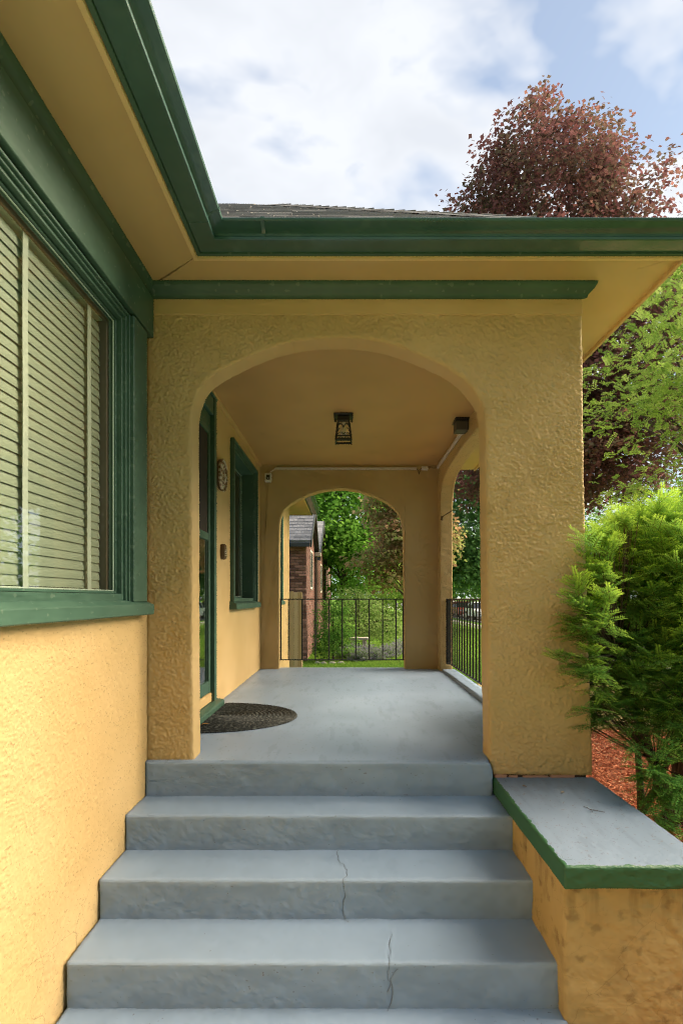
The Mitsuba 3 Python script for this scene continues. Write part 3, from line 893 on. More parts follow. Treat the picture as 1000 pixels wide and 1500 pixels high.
def window(y0, y1, z0, z1, casing=0.18, sill=True, head=True, deep=0.0, sz=None):
    k = numbered(H + '__window')
    labels[k] = {'label': 'green framed window of the house'}
    cx = -1.054
    cas = [box(WX - 0.02, cx, y1, y1 + casing, z0, z1 + (0.0 if not head else casing * 0.7), 0.004), box(WX - 0.02, cx, y0 - casing, y0, z0, z1 + (0.0 if not head else casing * 0.7), 0.004)]
    if head:
        cas.append(box(WX - 0.02, cx - 0.001, y0 - casing * 0, y1, z1, z1 + casing * 0.7 - 0.001, 0.004))
    for c_ in cas:
        add('casing', c_, 'mat_green', k)
    # stepped stops inside the casing
    stops = []
    for i, (w, xa, xb) in enumerate(((0.012, -1.118, -1.072), (0.024, -1.122, -1.084), (0.040, -1.162 - max(deep, 0), -1.098))):
        stops.append(ring_frame(y0 + 0.0005, y1 - 0.0005, z0 + 0.0005, z1 - 0.0005, w, xa, xb, 0.002, wb=w if i == 2 else 0.0))
    add('stop', cat(*stops), 'mat_green', k)
    a0, a1, b0, b1 = y0 + 0.041, y1 - 0.041, z0 + 0.041, z1 - 0.041
    add('sash', ring_frame(a0, a1, b0, b1, 0.012, -1.185 - deep, -1.150 - deep, 0.002), 'mat_green', k)
    add('bead', ring_frame(a0 + 0.0122, a1 - 0.0122, b0 + 0.0122, b1 - 0.0122, 0.005, -1.166 - deep, -1.158 - deep, 0.001), 'mat_putty', k)
    add('inner_frame', ring_frame(a0 - 0.02, a1 + 0.02, b0 - 0.02, b1 + 0.02, 0.045, -1.285 - deep, -1.189 - deep, 0.003, wb=0.03), 'mat_brown_frame', k)
    add('pane', pane(-1.170 - deep, a0 + 0.01, a1 - 0.01, b0 + 0.01, b1 - 0.01), 'mat_glass', k)
    add('room', interior(a0 - 0.05, a1 + 0.05, b0 - 0.05, b1 + 0.05, -1.290 - deep), 'mat_interior', k)
    if sill:
        s0, s1 = y0 - casing - 0.025, y1 + casing + 0.025
        prof = [(WX - 0.012, z0 + 0.009), (-1.080, z0 + 0.007), (-1.03, z0 - 0.012), (-1.027, z0 - 0.018), (-1.027, z0 - 0.062), (-1.031, z0 - 0.066), (WX - 0.012, z0 - 0.066)]
        m = loft([np.array([[x, y, z] for x, z in prof]) for y in np.linspace(s0, s1, 30)])
        add('sill', uneven(m, 0.0015, 9, 3), 'mat_green', k)
    return k


wk = window(**W1, head=False, casing=0.175, deep=-0.028)
labels[wk] = {'label': 'wide window over the steps with green casing and white blind behind its glass'}
wk = window(**W2, casing=0.035, deep=0.075)
labels[wk] = {'label': 'narrow porch window behind the entrance door'}
wk = window(**W3, casing=0.12)
labels[wk] = {'label': 'window beyond the far arch'}

# venetian blind behind the front window
B = thing('venetian_blind', 'pale slatted venetian blind hanging inside the wide front window', 'blind')
bxc = -1.196
y0b, y1b = W1['y0'] + 0.08, 2.612
pitch, wsl = 0.0395, 0.0525
zt = W1['z1'] - 0.10
nsl = int((zt - 0.94) / pitch)
til = math.radians(76)
ply_slat = None
for i in range(nsl + 1):
    zc = zt - i * pitch
    q = np.linspace(-1, 1, 5)
    prof = [np.array([math.cos(til) * s * wsl / 2 + math.sin(til) * 0.004 * (1 - s * s), -math.sin(til) * s * wsl / 2 + math.cos(til) * 0.004 * (1 - s * s)]) for s in q]
    lo = prof + [p - np.array([math.sin(til), math.cos(til)]) * 0.0008 for p in prof[::-1]]
    j = r_.normal(0, 0.0012)
    add('slat', loft([np.array([[bxc + a, y, zc + b + j] for a, b in lo]) for y in (y0b, y1b + r_.normal(0, 0.002))]), 'mat_slat', B, smooth=40)
for yc in (0.15, 1.05, 1.985, 2.475):
    m = loft([np.array([[bxc + 0.023 + 0.001 * math.sin(z * 9), yc - 0.017, z], [bxc + 0.023 + 0.001 * math.sin(z * 9), yc + 0.017, z], [bxc + 0.0216, yc + 0.017, z], [bxc + 0.0216, yc - 0.017, z]]) for z in np.linspace(0.905, zt + 0.03, 14)])
    add('ladder_tape', m, 'mat_tape', B)
add('bottom_rail', box(bxc - 0.018, bxc + 0.018, y0b, y1b, 0.905, 0.922), 'mat_slat', B)
add('head_rail', box(bxc - 0.022, bxc + 0.022, y0b, y1b, zt + 0.03, zt + 0.07), 'mat_slat', B)
B2 = thing('roller_blind', 'dull beige blind drawn behind the narrow porch window', 'blind')
add('cloth', plain_box(-1.385, -1.382, 5.18, 6.27, 0.9, 2.28), 'mat_brown_frame', B2)
add('batten', box(-1.392, -1.375, 5.18, 6.27, 0.885, 0.9), 'mat_slat', B2)

# ---- storm door
D = numbered(H + '__door')
labels[D] = {'label': 'green storm door with dark screen above and a tall reflecting pane below'}
dy0, dy1 = DR['y0'], DR['y1']
cas = [box(WX - 0.02, -1.050, dy1, dy1 + 0.066, 0.07, 2.455, 0.005), box(WX - 0.02, -1.050, dy0 - 0.066, dy0, 0.07, 2.455, 0.005), box(WX - 0.02, -1.059, dy0, dy1, 2.32, 2.454, 0.004)]
for c_ in cas:
    add('casing', c_, 'mat_green', D)
add('drip_cap', box(WX - 0.02, -1.045, dy0 - 0.075, dy1 + 0.075, 2.4555, 2.475, 0.004), 'mat_green', D)
add('frame', ring_frame(dy0, dy1, 0.135, 2.32, 0.014, -1.19, -1.086, 0.003, wt=0.105, wb=0.0), 'mat_green', D)
sy0, sy1 = dy0 + 0.016, dy1 - 0.016
leaf = [box(-1.115, -1.080, sy0, sy0 + 0.046, 0.14, 2.212, 0.004), box(-1.115, -1.080, sy1 - 0.046, sy1, 0.14, 2.212, 0.004),
        box(-1.114, -1.081, sy0 + 0.046, sy1 - 0.046, 0.141, 0.235, 0.004), box(-1.114, -1.081, sy0 + 0.046, sy1 - 0.046, 1.325, 1.385, 0.004), box(-1.114, -1.081, sy0 + 0.046, sy1 - 0.046, 2.16, 2.211, 0.004)]
add('storm_frame', cat(*leaf), 'mat_green', D)
add('screen', plain_box(-1.096, -1.093, sy0 + 0.042, sy1 - 0.042, 1.38, 2.165), 'mat_screen', D)
add('pane', pane(-1.091, sy0 + 0.042, sy1 - 0.042, 0.23, 1.33), 'mat_glass', D)
add('inner_door', box(-1.29, -1.245, dy0 - 0.0, dy1, 0.07, 2.33), 'mat_dark_wood', D)
add('threshold', box(-1.29, -1.075, dy0, dy1, 0.065, 0.135, 0.005), 'mat_soffit', D)
prof = [(-1.29, 0.004), (-1.02, 0.004), (-1.012, 0.012), (-1.012, 0.045), (-1.02, 0.053), (-1.06, 0.062), (-1.29, 0.066)]
add('door_sill', loft([np.array([[x, y, z] for x, z in prof]) for y in (dy0 - 0.16, dy1 + 0.16)]), 'mat_green', D)
hd = tube([[-1.080, dy0 + 0.04, 1.02], [-1.05, dy0 + 0.075, 1.02], [-1.045, dy0 + 0.08, 1.02], [-1.045, dy0 + 0.18, 1.02]], [0.011, 0.011, 0.011, 0.009], 8)
add('handle', hd, 'mat_black_iron', D, smooth=40)

# ------------------------------------------------------------------ the steps and the cheek wall
Sx = thing('porch_steps', 'flight of worn grey painted concrete steps rising to the arched porch', 'steps')
prev = 2.958
for i, (y, z) in enumerate(STEPS):
    zb = (STEPS[i + 1][1] if i < 3 else GROUND) - 0.02
    m = stucco(rough_box(WX + 0.002 + 0.004 * i, 0.812, y, prev + 0.06, zb, z, 0.013, 0.012, 0.0035, 10, 30 + i), 0.0022, 30, i)
    add('step', m, 'mat_grey_paint', Sx, smooth=50)
    prev = y
# riser under the porch floor, its right end rounded
m = stucco(slab(densify([(WX + 0.003, -0.2), (0.745, -0.2), (0.77, -0.19), (0.779, -0.16), (0.776, -0.05), (0.765, -0.016), (0.745, -0.006), (WX + 0.003, -0.006)], 0.1), [], 0.05, 0.012, lambda a, b, t: (a, 2.936 + t, b), 0.012, 0.003, 9, 41), 0.003, 30, 9)
add('riser', m, 'mat_grey_paint', Sx, smooth=50)

CH = thing('cheek_wall', 'low stained ochre wall beside the steps with a green edged grey cap', 'wall')
add('block', stucco(rough_box(0.803, 1.298, 2.03, 2.985, -1.0, -0.181, 0.014, 0.011, 0.006, 7, 44), 0.003, 26), 'mat_cheek', CH, smooth=55)
add('cap', stucco(slab(densify([(0.785, 1.985), (1.345, 1.985), (1.338, 2.99), (0.782, 2.99)], 0.06), [], 0.085, 0.012, lambda a, b, t: (a, b, -0.098 - t), 0.011, 0.003, 9, 45), 0.0018, 34), 'mat_cap', CH, smooth=55, label='grey painted slab with dark green edges')
# broken bricks that show under the foot of the pier
for (x0, x1, z1) in ((0.80, 0.865, -0.083), (0.875, 0.925, -0.087), (0.95, 1.09, -0.089), (1.10, 1.235, -0.086)):
    add('brick', uneven(rough_box(x0, x1, 2.972, 3.04, -0.105, z1, 0.008, 0.012, 0.003, 40, 47), 0.002, 60), 'mat_mossy_brick', H + '__pier', smooth=60)
add('mortar_bed', rough_box(0.80, 1.30, 2.985, 3.1, -0.13, -0.075, 0.005, 0.03, 0.004, 30, 48), 'mat_dark_wood', H + '__pier', smooth=60)

# ------------------------------------------------------------------ railings
def railing(name, label, a, b, n, z0, z1, grp=None, first=None):
    t = thing(name, label, 'railing')
    a, b = np.array(a), np.array(b)
    ax = 0 if abs(b[0] - a[0]) > abs(b[1] - a[1]) else 1
    def bar(p, q, w, h):
        lo, hi = np.minimum(p, q), np.maximum(p, q)
        x0, y0 = lo - (np.array([0, w / 2]) if ax == 0 else np.array([w / 2, 0]))
        x1, y1 = hi + (np.array([0, w / 2]) if ax == 0 else np.array([w / 2, 0]))
        return x0, x1, y0, y1
    x0, x1, y0, y1 = bar(a, b, 0.026, 0)
    add('top_rail', box(x0, x1, y0, y1, z1 - 0.014, z1, 0.002), 'mat_black_iron', t)
    x0, x1, y0, y1 = bar(a, b, 0.022, 0)
    add('bottom_rail', box(x0, x1, y0, y1, z0, z0 + 0.012, 0.002), 'mat_black_iron', t)
    ts = first if first is not None else np.linspace(0, 1, n)
    for s in ts:
        c = a + (b - a) * s
        w = 0.0078
        add('baluster', box(c[0] - w, c[0] + w, c[1] - w, c[1] + w, z0 + 0.0125, z1 - 0.0145, 0.0015), 'mat_black_iron', t)
    return t


us = [411.4, 422.6, 442.3, 461.8, 481.6, 501, 521, 540.6, 560.2, 579.8, 590.2]
rxs = [(u - 510) * 6.845 / 800 for u in us]
railing('porch_railing', 'black iron railing across the far arch', (-0.855, 6.845), (0.70, 6.845), 0, 0.10, 0.872, first=[(x + 0.855) / 1.555 for x in rxs])
R2 = railing('side_railing', 'black iron railing of close bars in the side arch towards the street', (1.19, 3.43), (1.19, 6.57), 0, 0.105, 0.872, first=np.arange(0.12, 3.12, 0.128) / 3.14)
add('post', box(1.168, 1.212, 6.50, 6.545, 0.09, 0.87, 0.003), 'mat_black_iron', R2)

# ------------------------------------------------------------------ fixtures in the porch
# half-round mat
a = np.linspace(-PI / 2, PI / 2, 60)
out = [(-1.008 + 0.63 * math.cos(t), 4.03 + 0.49 * math.sin(t)) for t in a]
ring = lambda s, z: np.array([[-1.008 + (x + 1.008) * s, 4.03 + (y - 4.03) * s, z] for x, y in out])
rings = [ring(1.0, 0.003), ring(1.0, 0.008), ring(0.985, 0.014)]
for k in range(20):
    s = 0.975 - k * 0.046
    rings += [ring(s, 0.010), ring(s - 0.012, 0.010), ring(s - 0.016, 0.0155), ring(s - 0.038, 0.0155)]
MT = add('door_mat', loft(rings), 'mat_rubber', smooth=30, label='dark half-round rubber door mat with ribbed rings at the door', cat='mat')

# round embossed plaque
PQ = thing('wall_plaque', 'round embossed bronze and silver plaque on the porch wall beside the door', 'plaque')
def lathe_x(profile, cy, cz, n=48):
    rings = [np.array([[x, cy + r * math.cos(t), cz + r * math.sin(t)] for t in np.linspace(0, 2 * PI, n, endpoint=False)]) for x, r in profile]
    return loft(rings)
pc = (4.61, 1.917)
add('backing', lathe_x([(WX + 0.004, 0.118), (WX + 0.02, 0.132), (WX + 0.034, 0.135), (WX + 0.038, 0.128)], *pc), 'mat_bronze', PQ, smooth=40)
add('rim', lathe_x([(WX + 0.030, 0.136), (WX + 0.044, 0.136), (WX + 0.048, 0.131), (WX + 0.046, 0.124), (WX + 0.038, 0.122)], *pc), 'mat_plaque', PQ, smooth=40)
disc = [lathe_x([(WX + 0.0385, 0.123), (WX + 0.0405, 0.121), (WX + 0.042, 0.06), (WX + 0.047, 0.035), (WX + 0.048, 0.004)], *pc)]
for k in range(16):
    t = k * PI / 8
    c = (pc[0] + 0.085 * math.cos(t), pc[1] + 0.085 * math.sin(t))
    s = trimesh.creation.icosphere(2, 1.0)
    s.apply_scale([0.008, 0.028, 0.013])
    s.apply_transform(trimesh.transformations.rotation_matrix(t, [1, 0, 0]))
    s.apply_translation([WX + 0.042, *c])
    disc.append(s)
add('relief', cat(*disc), 'mat_plaque', PQ, smooth=40)

# bell cover
BL_ = thing('doorbell_cover', 'small rounded bronze doorbell cover on the wall beneath the round plaque', 'doorbell')
def capsule(cy, cz, w, h, r, n=8):
    pts = []
    for cx_, cz_, a0 in ((1, 1, 0), (-1, 1, PI / 2), (-1, -1, PI), (1, -1, 1.5 * PI)):
        for t in np.linspace(a0, a0 + PI / 2, n):
            pts.append((cy + cx_ * (w / 2 - r) + r * math.cos(t), cz + cz_ * (h / 2 - r) + r * math.sin(t)))
    return pts
cp = lambda w, h, r, x: np.array([[x, a_, b_] for a_, b_ in capsule(4.715, 1.28, w, h, r)])
add('cover', loft([cp(0.11, 0.132, 0.045, WX + 0.002), cp(0.11, 0.132, 0.045, WX + 0.026), cp(0.10, 0.122, 0.043, WX + 0.036)]), 'mat_bronze', BL_, smooth=40)
add('grille', cat(*[box(WX + 0.0355, WX + 0.039, 4.685, 4.745, 1.245 + k * 0.016, 1.253 + k * 0.016, 0.001) for k in range(5)]), 'mat_plaque', BL_)

# ceiling lantern
LN = thing('ceiling_lantern', 'small black metal lantern with clear panes hanging on the porch ceiling', 'lamp')
lx, ly, lz = -0.043, 4.93, 2.528
add('canopy', cat(box(lx - 0.087, lx + 0.087, ly - 0.087, ly + 0.087, lz - 0.014, lz, 0.004), box(lx - 0.05, lx + 0.05, ly - 0.05, ly + 0.05, lz - 0.045, lz - 0.0145, 0.005)), 'mat_lantern', LN)
for s in (-1, 1):
    for q in (-1, 1):
        add('finial', trimesh.creation.icosphere(2, 0.011).apply_translation([lx + s * 0.076, ly + q * 0.076, lz - 0.026]), 'mat_lantern', LN, smooth=True)
tw, bw, ztp, zbt = 0.050, 0.071, lz - 0.04, 2.285
for s in (-1, 1):
    for q in (-1, 1):
        add('bar', tube([[lx + s * tw, ly + q * tw, ztp], [lx + s * bw, ly + q * bw, zbt]], 0.0065, 4), 'mat_lantern', LN)
for z_, w_ in ((zbt + 0.016, 0.071), (zbt + 0.045, 0.068), (ztp - 0.012, 0.052)):
    h_ = 0.014 if z_ < 2.32 else 0.010
    fr = [box(lx - w_ - 0.006, lx + w_ + 0.006, ly + q * w_ - 0.005, ly + q * w_ + 0.005, z_ - h_ / 2 - 0.004, z_ + h_ / 2, 0.001) for q in (-1, 1)]
    fr += [box(lx + q * w_ - 0.005, lx + q * w_ + 0.005, ly - w_ + 0.0055, ly + w_ - 0.0055, z_ - h_ / 2 - 0.004, z_ + h_ / 2 - 0.001, 0.001) for q in (-1, 1)]
    add('band', cat(*fr), 'mat_lantern', LN)
sc_ = []
for q in (-1, 1):
    for s in (-0.026, 0.026):
        a = np.linspace(0, PI, 9)
        sc_.append(tube([[lx + s + 0.024 * math.cos(t), ly + q * 0.055, 2.405 + 0.03 * math.sin(t)] for t in a], 0.005, 5))
        sc_.append(tube([[lx + s + 0.026 * math.cos(t), ly + q * 0.069, 2.338 + 0.018 * math.sin(t)] for t in a], 0.004, 5))
add('scrollwork', cat(*sc_), 'mat_lantern', LN, smooth=40)
for s, ax in ((-1, 0), (1, 0), (-1, 1), (1, 1)):
    t_, b_ = 0.047, 0.067
    zz = (zbt + 0.02, ztp - 0.006)
    if ax == 0:
        vv = [[lx - b_, ly + s * b_, zz[0]], [lx + b_, ly + s * b_, zz[0]], [lx + t_, ly + s * t_, zz[1]], [lx - t_, ly + s * t_, zz[1]]]
    else:
        vv = [[lx + s * b_, ly - b_, zz[0]], [lx + s * b_, ly + b_, zz[0]], [lx + s * t_, ly + t_, zz[1]], [lx + s * t_, ly - t_, zz[1]]]
    add('pane', trimesh.Trimesh(np.array(vv), np.array([[0, 1, 2], [0, 2, 3]]), process=False), 'mat_glass', LN)
prof_b = [(0.004, 2.475), (0.014, 2.465), (0.014, 2.43), (0.024, 2.405), (0.030, 2.38), (0.028, 2.36), (0.018, 2.345), (0.003, 2.34)]
add('bulb', loft([np.array([[lx + r * math.cos(t), ly + r * math.sin(t), z] for t in np.linspace(0, 2 * PI, 20, endpoint=False)]) for r, z in prof_b]), 'mat_bulb', LN, smooth=40)

# surface raceways, boxes and camera
RW = thing('cable_raceway', 'pale cable raceway running along the top of the far arch wall', 'raceway')
for x0, x1 in ((-0.905, -0.35), (-0.348, 0.13), (0.132, 0.845)):
    add('duct', box(x0, x1, 6.742, 6.768, 2.472, 2.497, 0.003), 'mat_white_plastic', RW)
RW2 = thing('cable_raceway', 'pale cable raceway sloping away along the side wall under the ceiling corner', 'raceway')
for y0, y1 in ((5.20, 5.9), (5.902, 6.66)):
    add('duct', box(1.078, 1.1035, y0, y1, 2.462, 2.492, 0.003), 'mat_white_plastic', RW2)
JB = thing('cable_box', 'small white cable box in the far ceiling corner between two raceways', 'box')
add('case', box(0.905, 0.985, 6.735, 6.768, 2.462, 2.506, 0.004), 'mat_cam_white', JB)
w_ = lambda pts: tube(pts, 0.0035, 5)
add('cable', cat(w_([[0.985, 6.752, 2.48], [1.02, 6.75, 2.495], [1.05, 6.74, 2.485], [1.085, 6.70, 2.478]]), w_([[0.905, 6.752, 2.485], [0.885, 6.745, 2.46], [0.872, 6.742, 2.41], [0.868, 6.75, 2.44], [0.85, 6.75, 2.48]])), 'mat_bronze', JB, smooth=40)
FB = thing('motion_sensor_box', 'dark grey box fixed under the porch ceiling beside the front pier', 'sensor')
add('case', box(0.985, 1.098, 4.98, 5.12, 2.415, 2.505, 0.008), 'mat_grey_box', FB)
add('plate', box(0.975, 1.1025, 4.965, 5.14, 2.506, 2.528, 0.004), 'mat_black_plastic', FB)
add('outlet', box(1.03, 1.095, 5.13, 5.20, 2.43, 2.492, 0.006), 'mat_white_plastic', FB)
SC = thing('security_camera', 'small white square security camera with a dark eye in the far wall corner', 'camera')
cx0, cz0 = -0.985, 2.362
add('body', box(cx0 - 0.042, cx0 + 0.042, 6.70, 6.742, cz0 - 0.056, cz0 + 0.056, 0.010), 'mat_cam_white', SC)
add('face', box(cx0 - 0.022, cx0 + 0.024, 6.695, 6.702, cz0 - 0.030, cz0 + 0.032, 0.003), 'mat_black_plastic', SC)
add('lens', trimesh.creation.icosphere(2, 0.009).apply_translation([cx0, 6.695, cz0 - 0.01]), 'mat_glass' if False else 'mat_rim', SC, smooth=True)
add('bracket', tube([[cx0, 6.74, cz0 + 0.01], [cx0, 6.769, cz0 + 0.01]], 0.018, 10), 'mat_cam_white', SC)
add('cable', tube([[cx0 + 0.01, 6.745, cz0 + 0.05], [cx0 + 0.025, 6.752, cz0 + 0.08], [cx0 + 0.07, 6.755, cz0 + 0.105], [-0.905, 6.755, 2.482]], 0.004, 5), 'mat_cam_white', SC, smooth=40)
HK = thing('wall_hook', 'thin bronze hook rod on the far jamb of the side arch', 'hook')
add('rod', tube([[1.125, 6.572, 1.84], [1.125, 6.54, 1.845], [1.135, 6.52, 1.86], [1.19, 6.515, 1.895], [1.245, 6.515, 1.925]], 0.006, 6), 'mat_bronze', HK, smooth=40)
add('plate', box(1.112, 1.14, 6.563, 6.5735, 1.815, 1.868, 0.003), 'mat_bronze', HK)

# litter
tw = thing('twig', 'thin dark forked twig lying on the grey cap of the cheek wall', 'twig')
def on_cap(u, v, z=-0.094):
    Y = (EYE - z) * 800 / (v - 876)
    return [(u - 510) * Y / 800, Y, z]
add('stem', tube([on_cap(855, 1181), on_cap(864, 1186, -0.091), on_cap(874, 1187.5), on_cap(885, 1190)], [0.0014, 0.0016, 0.0014, 0.001], 5), 'mat_bark', tw)
add('fork', tube([on_cap(864, 1186, -0.092), on_cap(868, 1190.5)], [0.0013, 0.0008], 5), 'mat_bark', tw)
LEAFMAT = {}
def leaflet(c, L, a, col, label, grp=None):
    c = np.array(c)
    d = np.array([math.cos(a), math.sin(a), 0])
    s = np.array([-math.sin(a), math.cos(a), 0])
    v = np.array([c - d * L, c - d * L * .3 + s * L * .32 + [0, 0, .004], c + d * L * .45 + s * L * .3 + [0, 0, .003], c + d * L, c + d * L * .45 - s * L * .3 + [0, 0, .004], c - d * L * .3 - s * L * .32 + [0, 0, .002], c + [0, 0, .0005]])
    f = np.array([[6, i, (i + 1) % 6] for i in range(6)])
    add('fallen_leaf', trimesh.Trimesh(v, f, process=False), 'mat_leaf', color=np.tile(col, (7, 1)), label=label, cat='leaf', group=grp)
leaflet([-0.972, 3.72, 0.022], 0.028, 0.4, (0.55, 0.25, 0.08), 'small orange leaf lying on the dark door mat')
leaflet(on_cap(824, 1161), 0.014, 0.2, (0.36, 0.26, 0.12), 'pale dry leaf on the grey cap near the foot of the pier')
leaflet(on_cap(768, 1152), 0.016, 2.2, (0.20, 0.13, 0.07), 'tiny brown leaf on the grey cap close to its green left edge')
leaflet([2.23, 4.62, GROUND + 0.05], 0.045, 1.1, (0.75, 0.60, 0.08), 'yellow leaf lying on the red mulch')
for (u, v_, z, a_, lab_) in ((745, 1166, -0.178, 0.3, 'tiny dry leaf on the topmost tread, nearer its right end'), (729, 1164, -0.178, 1.8, 'tiny dry leaf in the back corner of the topmost tread under the cap'), (768, 1248, -0.345, 0.9, 'tiny dry leaf in the right back corner of the second tread down')):
    leaflet(on_cap(u, v_, z), 0.012, a_, (0.33, 0.22, 0.09), lab_, 'dry leaves in the step corners')


# ------------------------------------------------------------------ foliage
MAPLE = np.array([(0, -.5), (.16, -.30), (.46, -.34), (.34, -.08), (.58, .16), (.26, .18), (.20, .40), (0, .62), (-.20, .40), (-.26, .18), (-.58, .16), (-.34, -.08), (-.46, -.34), (-.16, -.30)])
LEAF6 = np.array([(0, -.5), (.5, -.05), (.20, .18), (0, .6), (-.20, .18), (-.5, -.05)])
OVAL = np.array([(0, -.5), (.26, -.18), (.25, .18), (0, .5), (-.25, .18), (-.26, -.18)])


def leaf_mesh(c, nrm, size, shape, r, fold=0.18, cols=None):
    n, k = len(c), len(shape)
    nrm = nrm / (np.linalg.norm(nrm, axis=1, keepdims=True) + 1e-9)
    t = r.normal(0, 1, (n, 3))
    u = np.cross(nrm, t)
    u /= np.linalg.norm(u, axis=1, keepdims=True) + 1e-9
    w = np.cross(nrm, u)
    s = shape[None] * size[:, None, None]
    v = c[:, None] + s[..., :1] * u[:, None] + s[..., 1:] * w[:, None] - (fold * np.abs(s[..., :1]) + 0.25 * s[..., 1:] ** 2 / size[:, None, None]) * nrm[:, None]
    if k > 6:     # fan about a centre
        v = np.concatenate([v, c[:, None]], 1)
        f = np.array([[k, i, (i + 1) % k] for i in range(k)])
        k += 1
    else:
        f = np.array([[0, 1, 5], [1, 2, 5], [2, 4, 5], [2, 3, 4]]) if k == 6 else np.array([[0, 1, 2], [0, 2, 3]])
    F = (f[None] + k * np.arange(n)[:, None, None]).reshape(-1, 3)
    return v.reshape(-1, 3), F, np.repeat(cols, k, 0)


def crown_points(blobs, nclump, per, cr, r, flat=0.55, shell=0.5, rag=0.30, gap=0.0):
    vol = np.array([b[3] * b[4] * b[5] for b in blobs])
    out, nor, idx = [], [], []
    cl = []
    for i, b in enumerate(blobs):
        m = int(round(nclump * vol[i] / vol.sum()))
        d = r.normal(0, 1, (m, 3))
        d /= np.linalg.norm(d, axis=1, keepdims=True)
        rad = shell + (1 - shell) * r.random(m) ** 0.6
        rad *= 1 + rag * 2 * (meshkit.fbm(d * 2.3 + 9.1 * i, 3, 77) - 0.5)
        cl.append((np.array(b[:3]) + d * rad[:, None] * np.array(b[3:6]), d))
    c = np.vstack([a for a, _ in cl])
    d = np.vstack([a for _, a in cl])
    if gap:
        keep = meshkit.fbm(c * 0.8 + 3, 2, 5) > gap
        c, d = c[keep], d[keep]
    n = len(c)
    off = np.clip(r.normal(0, 1, (n, per, 3)), -1.7, 1.7) * np.array([cr, cr, cr * flat]) * 0.5
    # clumps hang outwards and down a little
    p = c[:, None] + off
    p[..., 2] -= 0.25 * (off[..., 0] ** 2 + off[..., 1] ** 2) / cr
    nn = np.array([0, 0, 1.0]) + 0.55 * d[:, None] + r.normal(0, 0.55, (n, per, 3))
    tone = np.repeat(r.random(n), per)
    return p.reshape(-1, 3), nn.reshape(-1, 3), tone, c


def limbs(base, height, c, r, n, r0, fork=0.35, lean=(0, 0)):
    base = np.array(base, float)
    top = base + np.array([lean[0], lean[1], height])
    pts = [base + (top - base) * t + np.array([math.sin(3 * t + 1) * 0.08, math.cos(4 * t) * 0.08, 0]) * height * 0.12 * t for t in np.linspace(0, 1, 9)]
    pts = np.array(pts)
    rad = r0 * (1 - 0.85 * np.linspace(0, 1, 9))
    rad[0] *= 1.35
    ms = [tube(pts, rad, 8)]
    pick = c[r.choice(len(c), min(n, len(c)), replace=False)]
    for q in pick:
        t = np.clip((q[2] - base[2]) / height * 0.75 - 0.05 + r.uniform(-0.05, 0.05), fork, 0.95)
        s = base + (top - base) * t
        i = np.interp(t, np.linspace(0, 1, 9), np.arange(9))
        s = np.array([np.interp(i, np.arange(9), pts[:, k]) for k in range(3)])
        mid = s + (q - s) * 0.5 + np.array([0, 0, 0.10 * np.linalg.norm(q - s)])
        tt = np.linspace(0, 1, 6)[:, None]
        cur = s * (1 - tt) ** 2 + 2 * mid * tt * (1 - tt) + q * tt ** 2
        rr = np.interp(t, np.linspace(0, 1, 9), rad) * 0.55
        ms.append(tube(cur, np.linspace(rr, max(0.008, rr * 0.12), 6), 5))
    return cat(*ms)


def tree(name, label, base, height, blobs, nclump, per, cr, size, shape, pal, seed, r0=0.14, nlimb=30, cat_='tree', trunk_h=None, lean=(0, 0), group=None, **kw):
    r = np.random.default_rng(seed)
    t = thing(name, label, cat_, group)
    p, n, tone, c = crown_points(blobs, nclump, per, cr, r, **kw)
    pal = np.array(pal, float)
    k = np.clip(0.65 * tone + 0.35 * r.random(len(p)), 0, 0.999) * (len(pal) - 1)
    i = k.astype(int)
    col = pal[i] * (1 - (k - i))[:, None] + pal[i + 1] * (k - i)[:, None]
    v, f, cc = leaf_mesh(p, n, size * r.uniform(0.65, 1.25, len(p)), shape, r, cols=col)
    add('trunk', limbs(base, trunk_h or height * 0.8, c, r, nlimb, r0, lean=lean), 'mat_bark', t, smooth=50)
    add('crown', trimesh.Trimesh(v, f, process=False), 'mat_leaf', t, color=cc, kind='stuff')
    return t


G = GROUND
PURPLE = [(0.14, 0.085, 0.085), (0.24, 0.10, 0.10), (0.15, 0.13, 0.09), (0.36, 0.155, 0.135)]
RUST = [(0.27, 0.22, 0.12), (0.48, 0.29, 0.17), (0.24, 0.32, 0.09), (0.54, 0.35, 0.25)]
MAPLEG = [(0.11, 0.27, 0.04), (0.19, 0.40, 0.06), (0.30, 0.54, 0.09)]
DEEPG = [(0.07, 0.15, 0.055), (0.11, 0.23, 0.07), (0.17, 0.31, 0.09)]
LIME = [(0.28, 0.44, 0.08), (0.44, 0.60, 0.12), (0.55, 0.66, 0.22)]
OLIVE = [(0.16, 0.28, 0.08), (0.27, 0.40, 0.12), (0.38, 0.48, 0.19)]

